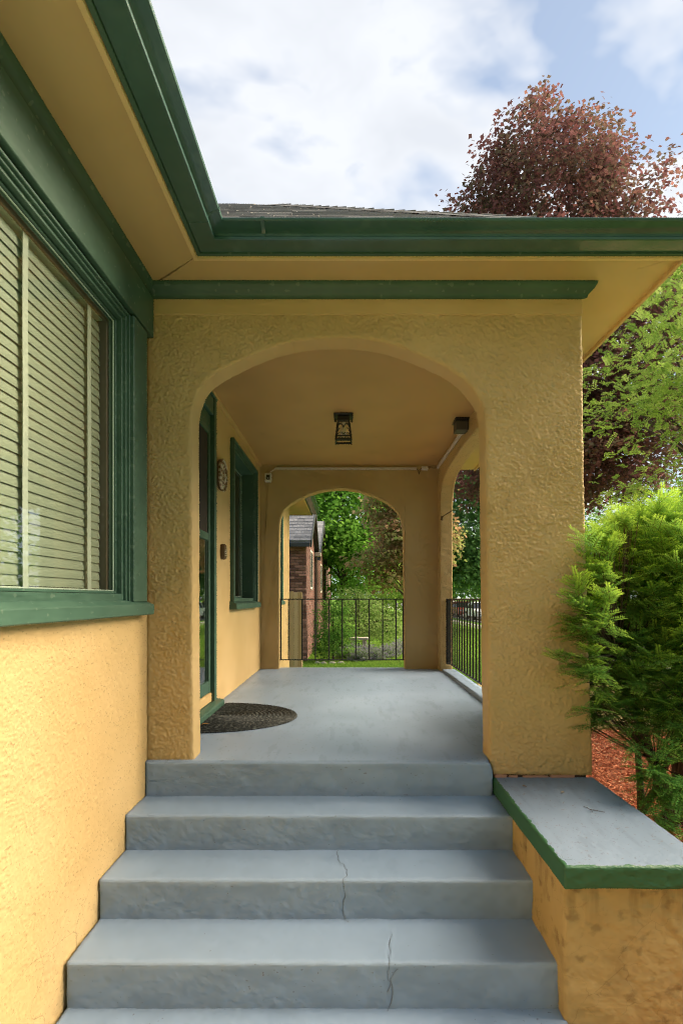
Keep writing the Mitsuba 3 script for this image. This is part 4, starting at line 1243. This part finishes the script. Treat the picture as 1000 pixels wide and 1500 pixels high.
tree('purple_maple', 'tall purple-leaved maple rising above the porch roof against the sky', (5.6, 14.4, G), 15,
     [(5.15, 14, 10.7, 2.3, 2.0, 2.35), (4.85, 14, 13.5, 0.36, 0.4, 0.85), (5.1, 14, 12.8, 1.0, 0.9, 0.75), (6.1, 14, 12.4, 0.85, 0.8, 0.7), (6.6, 14, 11.7, 0.75, 0.8, 0.7), (4.1, 14, 11.9, 0.85, 0.8, 0.8), (3.3, 14, 11.0, 0.7, 0.8, 0.7), (2.75, 14, 10.2, 0.75, 0.9, 0.75), (7.3, 14, 10.5, 0.7, 0.9, 0.6), (7.75, 14, 11.2, 0.55, 0.6, 0.55), (8.1, 14, 11.95, 0.45, 0.5, 0.4), (8.9, 14, 10.3, 0.5, 0.9, 0.5), (5.6, 14, 7.0, 4.0, 3.2, 3.0), (5.3, 14, 4.6, 3.4, 3.0, 1.6), (9.3, 14.2, 9.0, 1.3, 1.3, 1.2)],
     3000, 34, 0.43, 0.108, LEAF6, PURPLE, 101, r0=0.26, nlimb=70, shell=0.30, rag=0.22, trunk_h=12.0)
tree('bronze_maple', 'bronze and red leaved maple seen through the far arch', (2.3, 21, G), 6, [(2.6, 21, 3.2, 1.7, 1.7, 1.4), (1.3, 20.6, 4.4, 0.9, 0.9, 0.7), (2.2, 20.2, 5.2, 1.4, 1.4, 0.9), (0.8, 20, 2.35, 0.8, 0.9, 0.45), (1.6, 20, 1.7, 0.9, 0.9, 0.5), (1.7, 19.8, 3.3, 0.8, 0.9, 0.6)],
     560, 22, 0.5, 0.15, LEAF6, RUST, 102, r0=0.13, shell=0.4)
tree('green_maple', 'bright green maple behind the brick houses seen through the far arch', (-0.3, 27, G), 9, [(-0.2, 27, 5.2, 3.0, 3.0, 2.8), (-1.2, 25.5, 4.2, 1.7, 1.7, 1.6), (0.7, 25, 3.0, 1.5, 1.5, 1.0), (-0.3, 25.4, 1.3, 1.2, 1.0, 1.2), (-1.0, 28, 7.6, 2.4, 2.4, 2.0)],
     1000, 20, 0.85, 0.20, LEAF6, MAPLEG, 103, r0=0.2, shell=0.45)
tree('street_maple', 'broad green tree over the lawn seen through the side arch', (7.6, 30, G), 10, [(7.2, 30, 5.0, 3.6, 3.5, 3.4), (5.0, 29, 3.6, 2.2, 2.2, 2.2), (8.2, 30, 7.6, 2.6, 2.6, 2.2), (6.0, 28, 2.0, 1.6, 1.6, 0.9)],
     1000, 20, 0.85, 0.21, LEAF6, DEEPG, 104, r0=0.24, shell=0.45)
tree('yellow_green_shrub', 'yellow-green shrub at the back of the lawn behind the bronze maple', (1.95, 28, G), 2.6, [(2.0, 28, 0.7, 1.6, 1.3, 1.35), (1.0, 27.5, 0.3, 0.9, 0.9, 0.9)], 260, 20, 0.5, 0.12, OVAL, LIME, 105, r0=0.05, cat_='shrub', nlimb=14, shell=0.6)
tree('leafy_shrub', 'dark green leafy shrub beside the brick house, its top above the far railing', (-0.42, 15.2, G), 1.9, [(-0.45, 15.2, 0.15, 0.50, 0.5, 0.80), (-0.62, 15.1, -0.35, 0.42, 0.4, 0.5), (-0.1, 15.3, -0.3, 0.4, 0.4, 0.45), (-0.25, 15.2, 0.72, 0.35, 0.35, 0.35)], 300, 18, 0.20, 0.062, OVAL, [(0.08, 0.21, 0.04), (0.16, 0.34, 0.06), (0.28, 0.46, 0.11)], 106, r0=0.03, cat_='shrub', nlimb=22, shell=0.45)
tree('grey_green_shrub', 'tall olive-green shrub in the middle of the garden bed seen through the far arch', (0.35, 18.5, G), 2.4, [(0.4, 18.5, 0.2, 0.9, 0.8, 0.85), (1.3, 18.6, -0.1, 0.7, 0.7, 0.6), (0.2, 18.8, 0.9, 0.6, 0.6, 0.5)], 300, 18, 0.26, 0.075, OVAL, OLIVE, 107, r0=0.03, cat_='shrub', nlimb=18, shell=0.5)

# catmint mounds
def mound(name, label, c, rx, rz, n, seed, pal, flower, grp=None):
    r = np.random.default_rng(seed)
    t = thing(name, label, 'plant', grp)
    d = r.normal(0, 1, (n, 3))
    d[:, 2] = np.abs(d[:, 2]) + 0.15
    d /= np.linalg.norm(d, axis=1, keepdims=True)
    L = rx * r.uniform(0.7, 1.1, n)
    tip = np.array(c) + d * np.stack([L, L, L * rz / rx], 1)
    base = np.array(c) + (tip - np.array(c)) * 0.15
    side = np.cross(d, r.normal(0, 1, (n, 3)))
    side /= np.linalg.norm(side, axis=1, keepdims=True)
    v = np.stack([base - side * 0.006, base + side * 0.006, tip], 1).reshape(-1, 3)
    col = np.repeat(np.tile(np.array([[0.12, 0.17, 0.07]]), (n, 1)), 3, 0)
    add('stems', trimesh.Trimesh(v, np.arange(3 * n).reshape(-1, 3), process=False), 'mat_leaf', t, color=col, kind='stuff')
    k = r.uniform(0.3, 1.0, (n, 8))
    p = (base[:, None] + (tip - base)[:, None] * k[..., None]).reshape(-1, 3) + r.normal(0, 0.015, (n * 8, 3))
    pal = np.array(pal)
    q = r.random((len(p), 1))
    cl = pal[0] * (1 - q) + pal[1] * q
    fl = (k.ravel() > 0.82) & (r.random(len(p)) < flower)
    cl[fl] = (0.30, 0.27, 0.40)
    v, f, cc = leaf_mesh(p, r.normal(0, 0.6, (len(p), 3)) + [0, 0, 1], 0.038 * r.uniform(0.6, 1.3, len(p)), OVAL, r, cols=cl)
    add('leaves', trimesh.Trimesh(v, f, process=False), 'mat_leaf', t, color=cc, kind='stuff')


CAT = [(0.20, 0.29, 0.15), (0.34, 0.43, 0.27)]
CATL = ['grey-green catmint mound just left of the stone bench slab, behind the front row', 'grey-green catmint mound at the front of the bed right before the bench slab',
        'grey-green catmint mound at the front of the bed, right of the bench slab', 'grey-green catmint mound directly in front of the bench slab legs',
        'grey-green catmint mound in the middle row at the right of the bed', 'grey-green catmint mound at the left end of the bench slab',
        'grey-green catmint mound in the back row at the right of the bed', 'grey-green catmint mound farthest back at the right edge of the far arch']
rr = np.random.default_rng(55)
for i, (x, y, s) in enumerate([(-0.05, 15.9, 0.40), (0.35, 15.2, 0.42), (0.75, 15.5, 0.42), (0.55, 16.2, 0.45), (1.1, 16.0, 0.42), (0.1, 16.6, 0.42), (1.35, 16.7, 0.45), (1.75, 17.6, 0.5)]):
    mound('catmint', CATL[i], (x, y, G), s, s * 0.95, 420, 200 + i, CAT, 0.75, 'catmint mounds in the garden bed')
st = add('stone_slab', uneven(rough_box(0.02, 0.62, 16.9, 17.25, -0.42, -0.35, 0.015, 0.06, 0.01, 8, 60), 0.004, 20), 'mat_stone', smooth=50, label='pale stone bench slab among the garden plants', cat='bench')
# key part: legs of the slab
add('leg', rough_box(0.08, 0.2, 16.95, 17.2, G, -0.421, 0.01, 0.1, 0.006, 8, 61), 'mat_stone', st)
add('leg', rough_box(0.44, 0.56, 16.95, 17.2, G, -0.421, 0.01, 0.1, 0.006, 8, 61), 'mat_stone', st)
add('garden_bed', sheet(-1.0, 2.2, 14.6, 18.8, G - 0.004, 30, 40, 0.015, 2.0), 'mat_soil', kind='structure', label='brown soil of the garden bed')
# stones along the bed
for i in range(4):
    x = -0.85 + i * 0.21 + rr.uniform(-0.05, 0.05)
    m = trimesh.creation.icosphere(2, 1.0)
    m.apply_scale([0.10, 0.07, 0.06])
    m.apply_translation([x, 14.55 + rr.uniform(-0.05, 0.05), G + 0.01])
    add('edging_stone', uneven(m, 0.02, 9, i), 'mat_stone', smooth=50, label='pale rounded stone edging the garden bed, ' + ['first from the brick house', 'second from the brick house', 'third from the brick house', 'farthest from the brick house'][i], cat='stone', group='stones edging the garden bed')

# background trees
BG = [(-6, 48, 9, DEEPG), (1, 55, 10, MAPLEG), (7, 58, 10, DEEPG), (13, 52, 9, MAPLEG), (20, 46, 10, DEEPG), (22, 34, 10, MAPLEG), (24, 22, 9.5, DEEPG), (23, 11, 9, OLIVE), (24, 1, 10, DEEPG), (13.5, 70, 11, OLIVE), (3.6, 42, 6, LIME), (24, -10, 10, MAPLEG), (-4.5, -11, 13, DEEPG), (2.5, -11.5, 14, DEEPG), (9.5, -12, 13, DEEPG)]
BGL = ['deep green tree far behind the brick houses', 'mid green tree far beyond the lawn in the middle of the far arch', 'dark green tree far down the street beyond the lawn', 'fresh green tree far down the street', 'deep green tree across the street', 'mid green tree across the street behind the yew bush', 'dark tree across the street opposite the porch', 'olive green tree across the street', 'deep green tree across the street opposite the steps', 'olive tree at the far end of the street', 'small yellow-green tree beyond the bronze maple', 'mid green tree across the street behind the viewer', 'tall dense tree of the garden behind the viewer on the house side', 'tall dense tree straight behind the viewer', 'tall dense tree behind the viewer near the street']
for i, ((x, y, h, pal), lb) in enumerate(zip(BG, BGL)):
    if y < 5:
        n = 220
    else:
        n = 330
    tree('background_tree', lb, (x, y, G), h, [(x, y, G + h * 0.60, h * 0.36, h * 0.36, h * 0.40), (x - h * .15, y, G + h * 0.35, h * 0.25, h * 0.25, h * 0.2), (x + h * .18, y, G + h * 0.42, h * 0.25, h * 0.25, h * 0.22)], n, 16, h * 0.13, 0.036 * h, OVAL, pal, 300 + i, r0=h * 0.02, nlimb=14, shell=0.5)

# honey locust: feathery leaves of many leaflets
def fronds(c, ax, L, r, nl, lw, ll, pal, droop=0.25):
    n = len(c)
    ax = ax / np.linalg.norm(ax, axis=1, keepdims=True)
    s = np.cross(ax, np.array([0, 0, 1.0]) + r.normal(0, 0.35, (n, 3)))
    s /= np.linalg.norm(s, axis=1, keepdims=True)
    up = np.cross(s, ax)
    t = np.linspace(0.12, 1, nl)
    P = c[:, None] + ax[:, None] * (t[None, :, None] * L[:, None, None]) - np.array([0, 0, 1.0]) * (droop * t ** 2)[None, :, None] * L[:, None, None]
    V, colr = [], []
    k = r.random((n, 1)) * 0.7
    for side in (-1, 1):
        d = s[:, None] * side + ax[:, None] * 0.35 + up[:, None] * r.normal(0.0, 0.25, (n, nl, 1))
        d /= np.linalg.norm(d, axis=2, keepdims=True)
        w = np.cross(d, up[:, None] + r.normal(0, 0.2, (n, nl, 3)))
        w /= np.linalg.norm(w, axis=2, keepdims=True)
        ln = ll * (0.75 + 0.5 * r.random((n, nl, 1)))
        V.append(np.stack([P, P + d * ln * 0.5 + w * lw, P + d * ln, P + d * ln * 0.5 - w * lw], 2))
        q = np.clip(k + 0.3 * r.random((n, nl)), 0, 1)
        colr.append(q)
    V = np.stack(V, 1).reshape(-1, 3)
    q = np.stack(colr, 1).reshape(-1)
    pal = np.array(pal)
    z = q * (len(pal) - 1) * 0.999
    i = z.astype(int)
    col = pal[i] * (1 - (z - i))[:, None] + pal[i + 1] * (z - i)[:, None]
    m = len(V) // 4
    f = (np.array([[0, 1, 2], [0, 2, 3]])[None] + 4 * np.arange(m)[:, None, None]).reshape(-1, 3)
    return trimesh.Trimesh(V, f, process=False), np.repeat(col, 4, 0)


r = np.random.default_rng(71)
LO = thing('honey_locust', 'light green feathery-leaved tree beside the porch eave at the right', 'tree')
blobs = [(5.6, 8.6, 4.6, 1.8, 1.7, 1.5), (4.55, 8.0, 2.75, 0.9, 0.9, 0.55), (5.0, 7.9, 4.0, 0.95, 0.95, 0.65), (4.7, 8.3, 1.75, 0.8, 0.9, 0.45), (6.4, 8.4, 2.6, 1.4, 1.4, 0.9), (3.95, 7.9, 2.95, 0.45, 0.5, 0.30), (6.5, 9, 6.0, 1.8, 1.8, 1.3)]
p, n, tone, cc = crown_points(blobs, 720, 10, 0.5, r, flat=0.4, shell=0.25, rag=0.2, gap=0.46)
ctr = np.array([5.8, 8.6, 3.4])
ax = (p - ctr) * [1, 1, 0.4] + r.normal(0, 0.9, p.shape)
fm, fc = fronds(p, ax, r.uniform(0.12, 0.24, len(p)), r, 9, 0.012, 0.045, [(0.14, 0.26, 0.05), (0.32, 0.48, 0.09), (0.48, 0.60, 0.19)])
add('trunk', limbs((6.0, 8.9, G), 6.0, cc, r, 60, 0.12), 'mat_bark', LO, smooth=50)
add('crown', fm, 'mat_leaf', LO, color=fc, kind='stuff')

# ------------------------------------------------------------------ the yew in front of the pier
r = np.random.default_rng(81)
YW = thing('yew_bush', 'big feathery evergreen bush with bright new tips beside the porch pier', 'bush')
ybase = np.array([2.42, 4.35, G])


def in_view_sprays(n):
    """Spray roots on a lumpy shell round the bush's heart."""
    blobs = np.array([(2.45, 3.75, 0.65, 1.05, 1.0, 0.78), (1.95, 3.35, 0.20, 0.62, 0.62, 0.62), (2.75, 3.4, 0.0, 0.85, 0.8, 0.65), (2.2, 3.6, 1.0, 0.70, 0.75, 0.42), (3.2, 3.6, 0.8, 0.9, 0.9, 0.75)])
    P, D = [], []
    w = blobs[:, 3] * blobs[:, 4]
    cnt = np.maximum(1, (n * w / w.sum()).astype(int))
    for b, m in zip(blobs, cnt):
        d = r.normal(0, 1, (m, 3))
        d[:, 1] = np.where(r.random(m) < 0.45, -np.abs(d[:, 1]), d[:, 1])
        d /= np.linalg.norm(d, axis=1, keepdims=True)
        rad = 0.55 + 0.45 * r.random(m) ** 0.7
        rad *= 1 + 0.5 * (meshkit.fbm(d * 2.6 + b[0] * 7, 3, 9) - 0.5)
        P.append(b[:3] + d * rad[:, None] * b[3:6])
        D.append(d)
    return np.vstack(P), np.vstack(D)


P, D = in_view_sprays(8000)
seen = (P[:, 0] / P[:, 1] < 0.68) & (P[:, 1] < 4.6)
keep = seen | (r.random(len(P)) < 0.16)
P, D = P[keep], D[keep]
extra = []
def pix(u, v, Y):
    return [(u - 510) * Y / 800, Y, EYE + (876 - v) * Y / 800]
for (u, v, Y, k) in ((965, 1115, 2.72, 12), (990, 1150, 2.65, 12), (950, 1150, 2.72, 8), (985, 1190, 2.68, 5), (868, 890, 2.92, 16), (872, 940, 2.92, 16), (868, 990, 2.92, 12), (858, 920, 2.88, 8), (856, 975, 2.88, 7), (882, 1040, 2.96, 8), (905, 1030, 3.05, 8), (935, 1050, 3.1, 9), (975, 1040, 3.0, 10), (1000, 1075, 2.9, 8), (878, 840, 2.98, 14), (885, 800, 3.05, 10), (920, 775, 3.2, 8), (975, 765, 3.2, 9)):
    for _ in range(k):
        extra.append(np.array(pix(u, v, Y)) + r.normal(0, 0.045, 3))
extra = np.array(extra)
ok = (P[:, 2] > 0.02 + 0.16 * meshkit.noise(P * 3)) & ~((P[:, 0] < 1.47) & (P[:, 1] > 2.80) & (P[:, 1] < 7)) & ~((P[:, 2] < 0.05) & (P[:, 0] < 1.55) & (P[:, 1] < 3.0)) & (P[:, 2] > -0.62) & (P[:, 1] > 2.45)
P, D = P[ok], D[ok]
P = np.vstack([P, extra])
D = np.vstack([D, (extra - [2.3, 3.8, 0.4])])
D /= np.linalg.norm(D, axis=1, keepdims=True)


def sprays(P, D, seed):
    r = np.random.default_rng(seed)
    n = len(P)
    ax = D * [1, 1, 0.45] + r.normal(0, 0.28, (n, 3)) + [0, 0, 0.22]
    ax /= np.linalg.norm(ax, axis=1, keepdims=True)
    nrm = np.array([0, 0, 1.0]) + 0.35 * D + r.normal(0, 0.22, (n, 3))
    s = np.cross(nrm, ax)
    s /= np.linalg.norm(s, axis=1, keepdims=True)
    up = np.cross(ax, s)
    L = r.uniform(0.15, 0.27, n)
    new = np.clip(0.22 + 0.75 * (P[:, 2] - 0.15) + r.normal(0, 0.2, n), 0.12, 1)     # young growth, mostly on the upper shoots
    shoots = [(0.0, 1.0, 0, 0.0)]
    for t0 in (0.16, 0.42):
        for sd in (-1, 1):
            shoots.append((t0 + 0.06 * sd, 0.62 * (1 - t0) + 0.10, sd, 0.75))
    V, Cc = [], []
    for (t0, ln, sd, ang) in shoots:
        jit = r.normal(0, 0.10, n)
        a_ = ang * sd + jit
        d = ax * np.cos(a_)[:, None] + s * np.sin(a_)[:, None]
        e = np.cross(up, d)
        start = P + ax * (t0 * L)[:, None] - np.array([0, 0, 1.0]) * (0.12 * t0 ** 2 * L)[:, None]
        nn = max(6, int(23 * ln))
        t = (np.arange(nn) + 0.6) / nn
        q = start[:, None] + d[:, None] * (t[None, :, None] * (ln * L)[:, None, None]) - np.array([0, 0, 1.0]) * (0.10 * t ** 2)[None, :, None] * (ln * L)[:, None, None]
        tipk = np.clip((t - 0.35) / 0.65, 0, 1)
        for side in (-1, 1):
            nd = e[:, None] * side + d[:, None] * (0.55 + 0.5 * t[None, :, None]) + up[:, None] * r.normal(0.08, 0.16, (n, nn, 1))
            nd /= np.linalg.norm(nd, axis=2, keepdims=True)
            nl = (0.034 * (1 - 0.45 * t))[None, :, None] * r.uniform(0.8, 1.2, (n, nn, 1))
            w = d[:, None] * 0.0036
            V.append(np.stack([q, q + nd * nl * 0.4 + w, q + nd * nl, q + nd * nl * 0.4 - w], 2).reshape(-1, 3))
            k = np.clip(new[:, None] * (0.45 + 0.75 * tipk[None]) + r.normal(0, 0.10, (n, nn)), 0, 1)
            old = np.array([0.095, 0.265, 0.062])
            young = np.array([0.38, 0.58, 0.07])
            Cc.append((old + (young - old) * k[..., None]).reshape(-1, 3))
        # the shoot's own stem
        a0, a1 = start, q[:, -1]
        w = e * 0.0016
        V.append(np.stack([a0 - w, a0 + w, a1, a1 - w * 0.2], 1).reshape(-1, 3))
        Cc.append(np.tile([0.12, 0.15, 0.03], (n, 1)))
    V = np.vstack(V)
    f = (np.array([[0, 1, 2], [0, 2, 3]])[None] + 4 * np.arange(len(V) // 4)[:, None, None]).reshape(-1, 3)
    return trimesh.Trimesh(V, f, process=False), np.repeat(np.vstack(Cc), 4, 0)


ym, yc = sprays(P, D, 82)
add('foliage', ym, 'mat_waxy_leaf', YW, color=yc, kind='stuff')
stems = []
tops = [(1.62, 3.25, 0.55), (1.75, 3.1, -0.05), (2.2, 3.3, 0.7), (2.6, 3.2, 0.5), (2.9, 3.6, 0.8), (2.35, 3.9, 1.0), (3.2, 3.7, 0.7), (2.5, 3.0, 0.0), (2.9, 3.1, -0.1), (2.1, 4.1, 0.9), (2.0, 3.1, 0.25), (2.3, 3.15, -0.3)]
for i, t in enumerate(tops):
    t = np.array(t)
    b = ybase + np.array([r.uniform(-0.22, 0.3), r.uniform(-0.25, 0.2), 0])
    mid = b * 0.55 + t * 0.45 + np.array([r.uniform(-.1, .1), r.uniform(-.1, .1), 0.12])
    tt = np.linspace(0, 1, 9)[:, None]
    cur = b * (1 - tt) ** 2 + 2 * mid * tt * (1 - tt) + t * tt ** 2 + r.normal(0, 0.008, (9, 3))
    r0 = r.uniform(0.026, 0.05)
    key = add('stem', tube(cur, np.linspace(r0, 0.008, 9), 7), 'mat_bark', YW, smooth=60)
    stems.append(cur)
tw_ = []
allc = np.vstack(stems)
for q in list(P[r.choice(len(P), 420, replace=False)]) + list(extra):
    dd = np.linalg.norm(allc - q, axis=1) + 1.2 * np.maximum(0, allc[:, 2] - q[2] + 0.05)
    s0 = allc[np.argmin(dd)]
    mid = (s0 + q) / 2 + [0, 0, -0.03]
    tt = np.linspace(0, 1, 4)[:, None]
    tw_.append(tube(s0 * (1 - tt) ** 2 + 2 * mid * tt * (1 - tt) + q * tt ** 2, np.linspace(0.006, 0.0022, 4), 4, caps=False))
add('twigs', cat(*tw_), 'mat_bark', YW, kind='stuff')

# ------------------------------------------------------------------ fence, brick houses
FN = thing('wooden_fence', 'new upright board fence between the ochre house and the brick house', 'fence')
fy = 12.0
x = -2.6
i = 0
while x < -1.10:
    w = 0.088 + r.uniform(-0.004, 0.004)
    add('board', box(x, x + w - 0.005, fy + r.uniform(-0.003, 0.003), fy + 0.019, G - 0.02, 1.02 + r.uniform(-0.012, 0.012), 0.002), f'mat_board_{i % 3}', FN)
    x += w
    i += 1
for z in (-0.5, 0.75):
    add('rail', box(-2.6, x, fy + 0.0225, fy + 0.06, z, z + 0.085), 'mat_board_2', FN)
add('post', box(x - 0.10, x, fy + 0.0625, fy + 0.15, G, 1.0), 'mat_board_0', FN)

GX = -1.03


def gable_house(label, y0, y1, ez, az, x_back, front_bricks, side='mat_brickwork', roof_label=None, drip=0.2):
    t = thing('brick_house', label, 'house')
    ym = (y0 + y1) / 2
    xs = GX - 0.12
    core = 'mat_mortar' if front_bricks else side
    v = []
    for x in (x_back, xs):
        v += [(x, y0 + 0.02, G), (x, y1, G), (x, y1, ez), (x, ym, az), (x, y0 + 0.02, ez)]
    f = [[5, 6, 7], [5, 7, 8], [5, 8, 9], [0, 2, 1], [0, 3, 2], [0, 4, 3], [0, 5, 9], [0, 9, 4], [1, 2, 7], [1, 7, 6]]
    add('gable_wall', trimesh.Trimesh(np.array(v), np.array(f[:6] + f[8:]), process=False), side, t)
    fw = trimesh.Trimesh(np.array(v), np.array(f[6:8]), process=False)
    fw.remove_unreferenced_vertices()
    add('front_wall', fw, core, t)
    wall_key = t + '__front_wall'
    if front_bricks:
        rb = np.random.default_rng(3)
        rows = int((ez - G) / 0.078)
        cnt = 0
        for row in range(rows):
            z = ez - 0.09 - row * 0.078
            if z < G - 0.05:
                break
            x1 = xs - 0.002
            off = 0.105 if row % 2 else 0.0
            first = True
            while x1 > -2.0 and cnt < 298:
                w = (0.105 if (first and row % 2) else 0.215)
                dz = rb.uniform(-0.005, 0.004)
                dep = rb.uniform(0.0, 0.016)
                add('brick', box(x1 - w + 0.010, x1, y0 - 0.004 - dep, y0 + 0.06, z + 0.006, z + 0.072 + dz, 0.006), BRICKS[rb.integers(0, 6)], wall_key)
                cnt += 1
                x1 -= w
                first = False
    sl_ = (az - ez) / (ym - y0)
    o = drip
    th = 0.06
    for sgn, ya in ((1, y0), (-1, y1)):
        ye = ya - sgn * o
        zee = ez - sl_ * o
        P = np.array([[x_back, ye, zee], [GX, ye, zee], [GX, ym, az], [x_back, ym, az]])
        Q = P + [0, 0, th]
        vv = np.vstack([P, Q])
        ff = np.array([[0, 1, 2], [0, 2, 3], [4, 6, 5], [4, 7, 6], [0, 5, 1], [0, 4, 5], [1, 6, 2], [1, 5, 6]])
        rk = add('roof', trimesh.Trimesh(vv, ff, process=False), 'mat_slate', t)
        # bargeboard on the gable
        bb = np.array([[GX + 0.002, ye, zee - 0.13], [GX + 0.002, ym, az - 0.13], [GX + 0.002, ym, az + th + 0.01], [GX + 0.002, ye, zee + th + 0.01]])
        add('bargeboard', loft([bb, bb + [0.035, 0, 0]]), 'mat_bargeboard', t)
        if sgn == 1:
            if front_bricks:
                rs = np.random.default_rng(5)
                courses = int((ym - ye) / 0.19)
                for c_ in range(courses):
                    xx = GX - 0.004 - (0.14 if c_ % 2 else 0.0) + 0.0
                    yy0, yy1 = ye + c_ * 0.19 - 0.02, ye + c_ * 0.19 + 0.21
                    first = True
                    x1 = GX - 0.003
                    while x1 > -2.1:
                        w = (0.14 if c_ % 2 and first else 0.28) + rs.uniform(-0.01, 0.01)
                        lf = 0.016 + rs.uniform(0, 0.006)
                        zz = lambda yv: zee + th + sl_ * (yv - ye)
                        PP = np.array([[x1 - w + 0.008, yy0, zz(yy0) + lf], [x1, yy0, zz(yy0) + lf], [x1, yy1, zz(yy1) + 0.004], [x1 - w + 0.008, yy1, zz(yy1) + 0.004],
                                       [x1 - w + 0.008, yy0, zz(yy0) + 0.001], [x1, yy0, zz(yy0) + 0.001]])
                        add('shingle', trimesh.Trimesh(PP, np.array([[0, 1, 2], [0, 2, 3], [4, 5, 1], [4, 1, 0], [4, 0, 3], [5, 2, 1]]), process=False), 'mat_slate', rk)
                        x1 -= w
                        first = False
            add('eave_board', box(x_back, GX - 0.003, ye - 0.03, ye + 0.02, zee - 0.11, zee - 0.002), 'mat_bargeboard', t)
    # gable window and downpipe
    wz = ez - 1.35
    wkk = t + '__window'
    add('frame', ring_frame(ym - 0.55, ym + 0.55, wz, wz + 1.2, 0.07, xs - 0.02, xs + 0.02), 'mat_white_plastic', wkk)
    add('pane', plain_box(xs + 0.001, xs + 0.006, ym - 0.48, ym + 0.48, wz + 0.07, wz + 1.13), 'mat_car_glass', wkk)
    add('downpipe', tube([[xs + 0.05, y1 - 0.1, G], [xs + 0.05, y1 - 0.1, ez - 0.05]], 0.04, 8), 'mat_brown_post', t)
    add('gutter_box', box(xs + 0.0, GX + 0.09, y1 - 0.2, y1 + 0.15, ez - 0.20, ez - 0.06, 0.01), 'mat_white_plastic', t)
    return t


gable_house('weathered red brick house with a grey gabled roof, nearest beyond the far arch', 15.0, 18.75, 2.50, 3.60, -7.5, True)
gable_house('second red brick gable behind the nearest brick house', 19.8, 26.0, 2.45, 4.05, -8, False)
gable_house('third and darkest brick gable at the end of the row', 27.4, 34.5, 2.5, 4.6, -8, False)

# ------------------------------------------------------------------ parked cars
def car(label, x, y, paint, seed):
    t = thing('parked_car', label, 'car', 'cars parked along the street')
    # lies along y; profile in (y, z) with half widths per height
    side = np.array([(-2.15, 0.32), (-2.2, 0.55), (-2.1, 0.78), (-1.15, 0.92), (0.0, 0.95), (1.6, 0.95), (2.1, 0.90), (2.18, 0.6), (2.12, 0.32)])
    def section(hw, sc=1.0):
        return np.array([[x + hw, y + a * sc, G + b] for a, b in side])
    body = loft([section(-0.83, 0.96), section(-0.88), section(0.88), section(0.83, 0.96)])
    bm = Manifold(MMesh(np.asarray(body.vertices, np.float32), np.asarray(body.faces, np.uint32)))
    for yy in (-1.35, 1.3):
        c = Manifold.cylinder(2.2, 0.37, 0.37, 32, True).rotate([0, 90, 0]).translate([x, y + yy, G + 0.33])
        bm = bm - c
    add('body', bm, paint, t, smooth=30)
    roof = [(-1.15, 0.92), (-0.45, 1.38), (0.0, 1.44), (0.9, 1.42), (1.85, 0.95)]
    gr = lambda hw, top: np.array([[x + hw * (1 if b < 1 else top), y + a, G + b] for a, b in roof])
    add('cabin', loft([gr(-0.80, 0.72), gr(0.80, 0.72)]), 'mat_car_glass', t, smooth=30)
    add('roof_panel', loft([np.array([[x + s * 0.60, y + a, G + b + 0.012] for a, b in [(-0.5, 1.36), (-0.42, 1.40), (0.0, 1.455), (0.9, 1.435), (1.05, 1.38)]]) for s in (-1, 1)]), paint, t, smooth=30)
    for s in (-1, 1):
        for a in (0.2, 1.15):
            add('pillar', tube([[x + s * 0.80, y + a, G + 0.94], [x + s * 0.585, y + a - 0.05, G + 1.43]], 0.035, 6), paint, t)
        for yy in (-1.35, 1.3):
            wk_ = numbered(t + '__wheel')
            add(wk_.split('__')[1] + '__tyre', trimesh.creation.cylinder(0.32, 0.2, 28, transform=trimesh.transformations.translation_matrix([x + s * 0.76, y + yy, G + 0.32]) @ trimesh.transformations.rotation_matrix(PI / 2, [0, 1, 0])), 'mat_tyre', t, smooth=40)
            add(wk_.split('__')[1] + '__rim', trimesh.creation.cylinder(0.2, 0.215, 20, transform=trimesh.transformations.translation_matrix([x + s * 0.76, y + yy, G + 0.32]) @ trimesh.transformations.rotation_matrix(PI / 2, [0, 1, 0])), 'mat_rim', t, smooth=40)
            labels.setdefault(wk_, {'label': 'wheel'})
        add('headlight', box(x + s * 0.62 - 0.16, x + s * 0.62 + 0.16, y - 2.19, y - 2.10, G + 0.58, G + 0.72, 0.02), 'mat_rim', t)
        add('tail_light', box(x + s * 0.70 - 0.12, x + s * 0.70 + 0.12, y + 2.08, y + 2.165, G + 0.66, G + 0.84, 0.02), 'mat_car_red', t)


car('white parked car beyond the lawn seen through the side railing', 10.6, 44, 'mat_car_white', 1)
car('red parked car beyond the lawn seen between the bars of the side railing', 10.6, 50.5, 'mat_car_red', 2)
car('white parked car farthest along the street', 10.6, 57, 'mat_car_white', 3)
labels['parked_car_002']['label'] = 'white parked car farthest down the street behind the red one'
scene['type'] = 'scene'
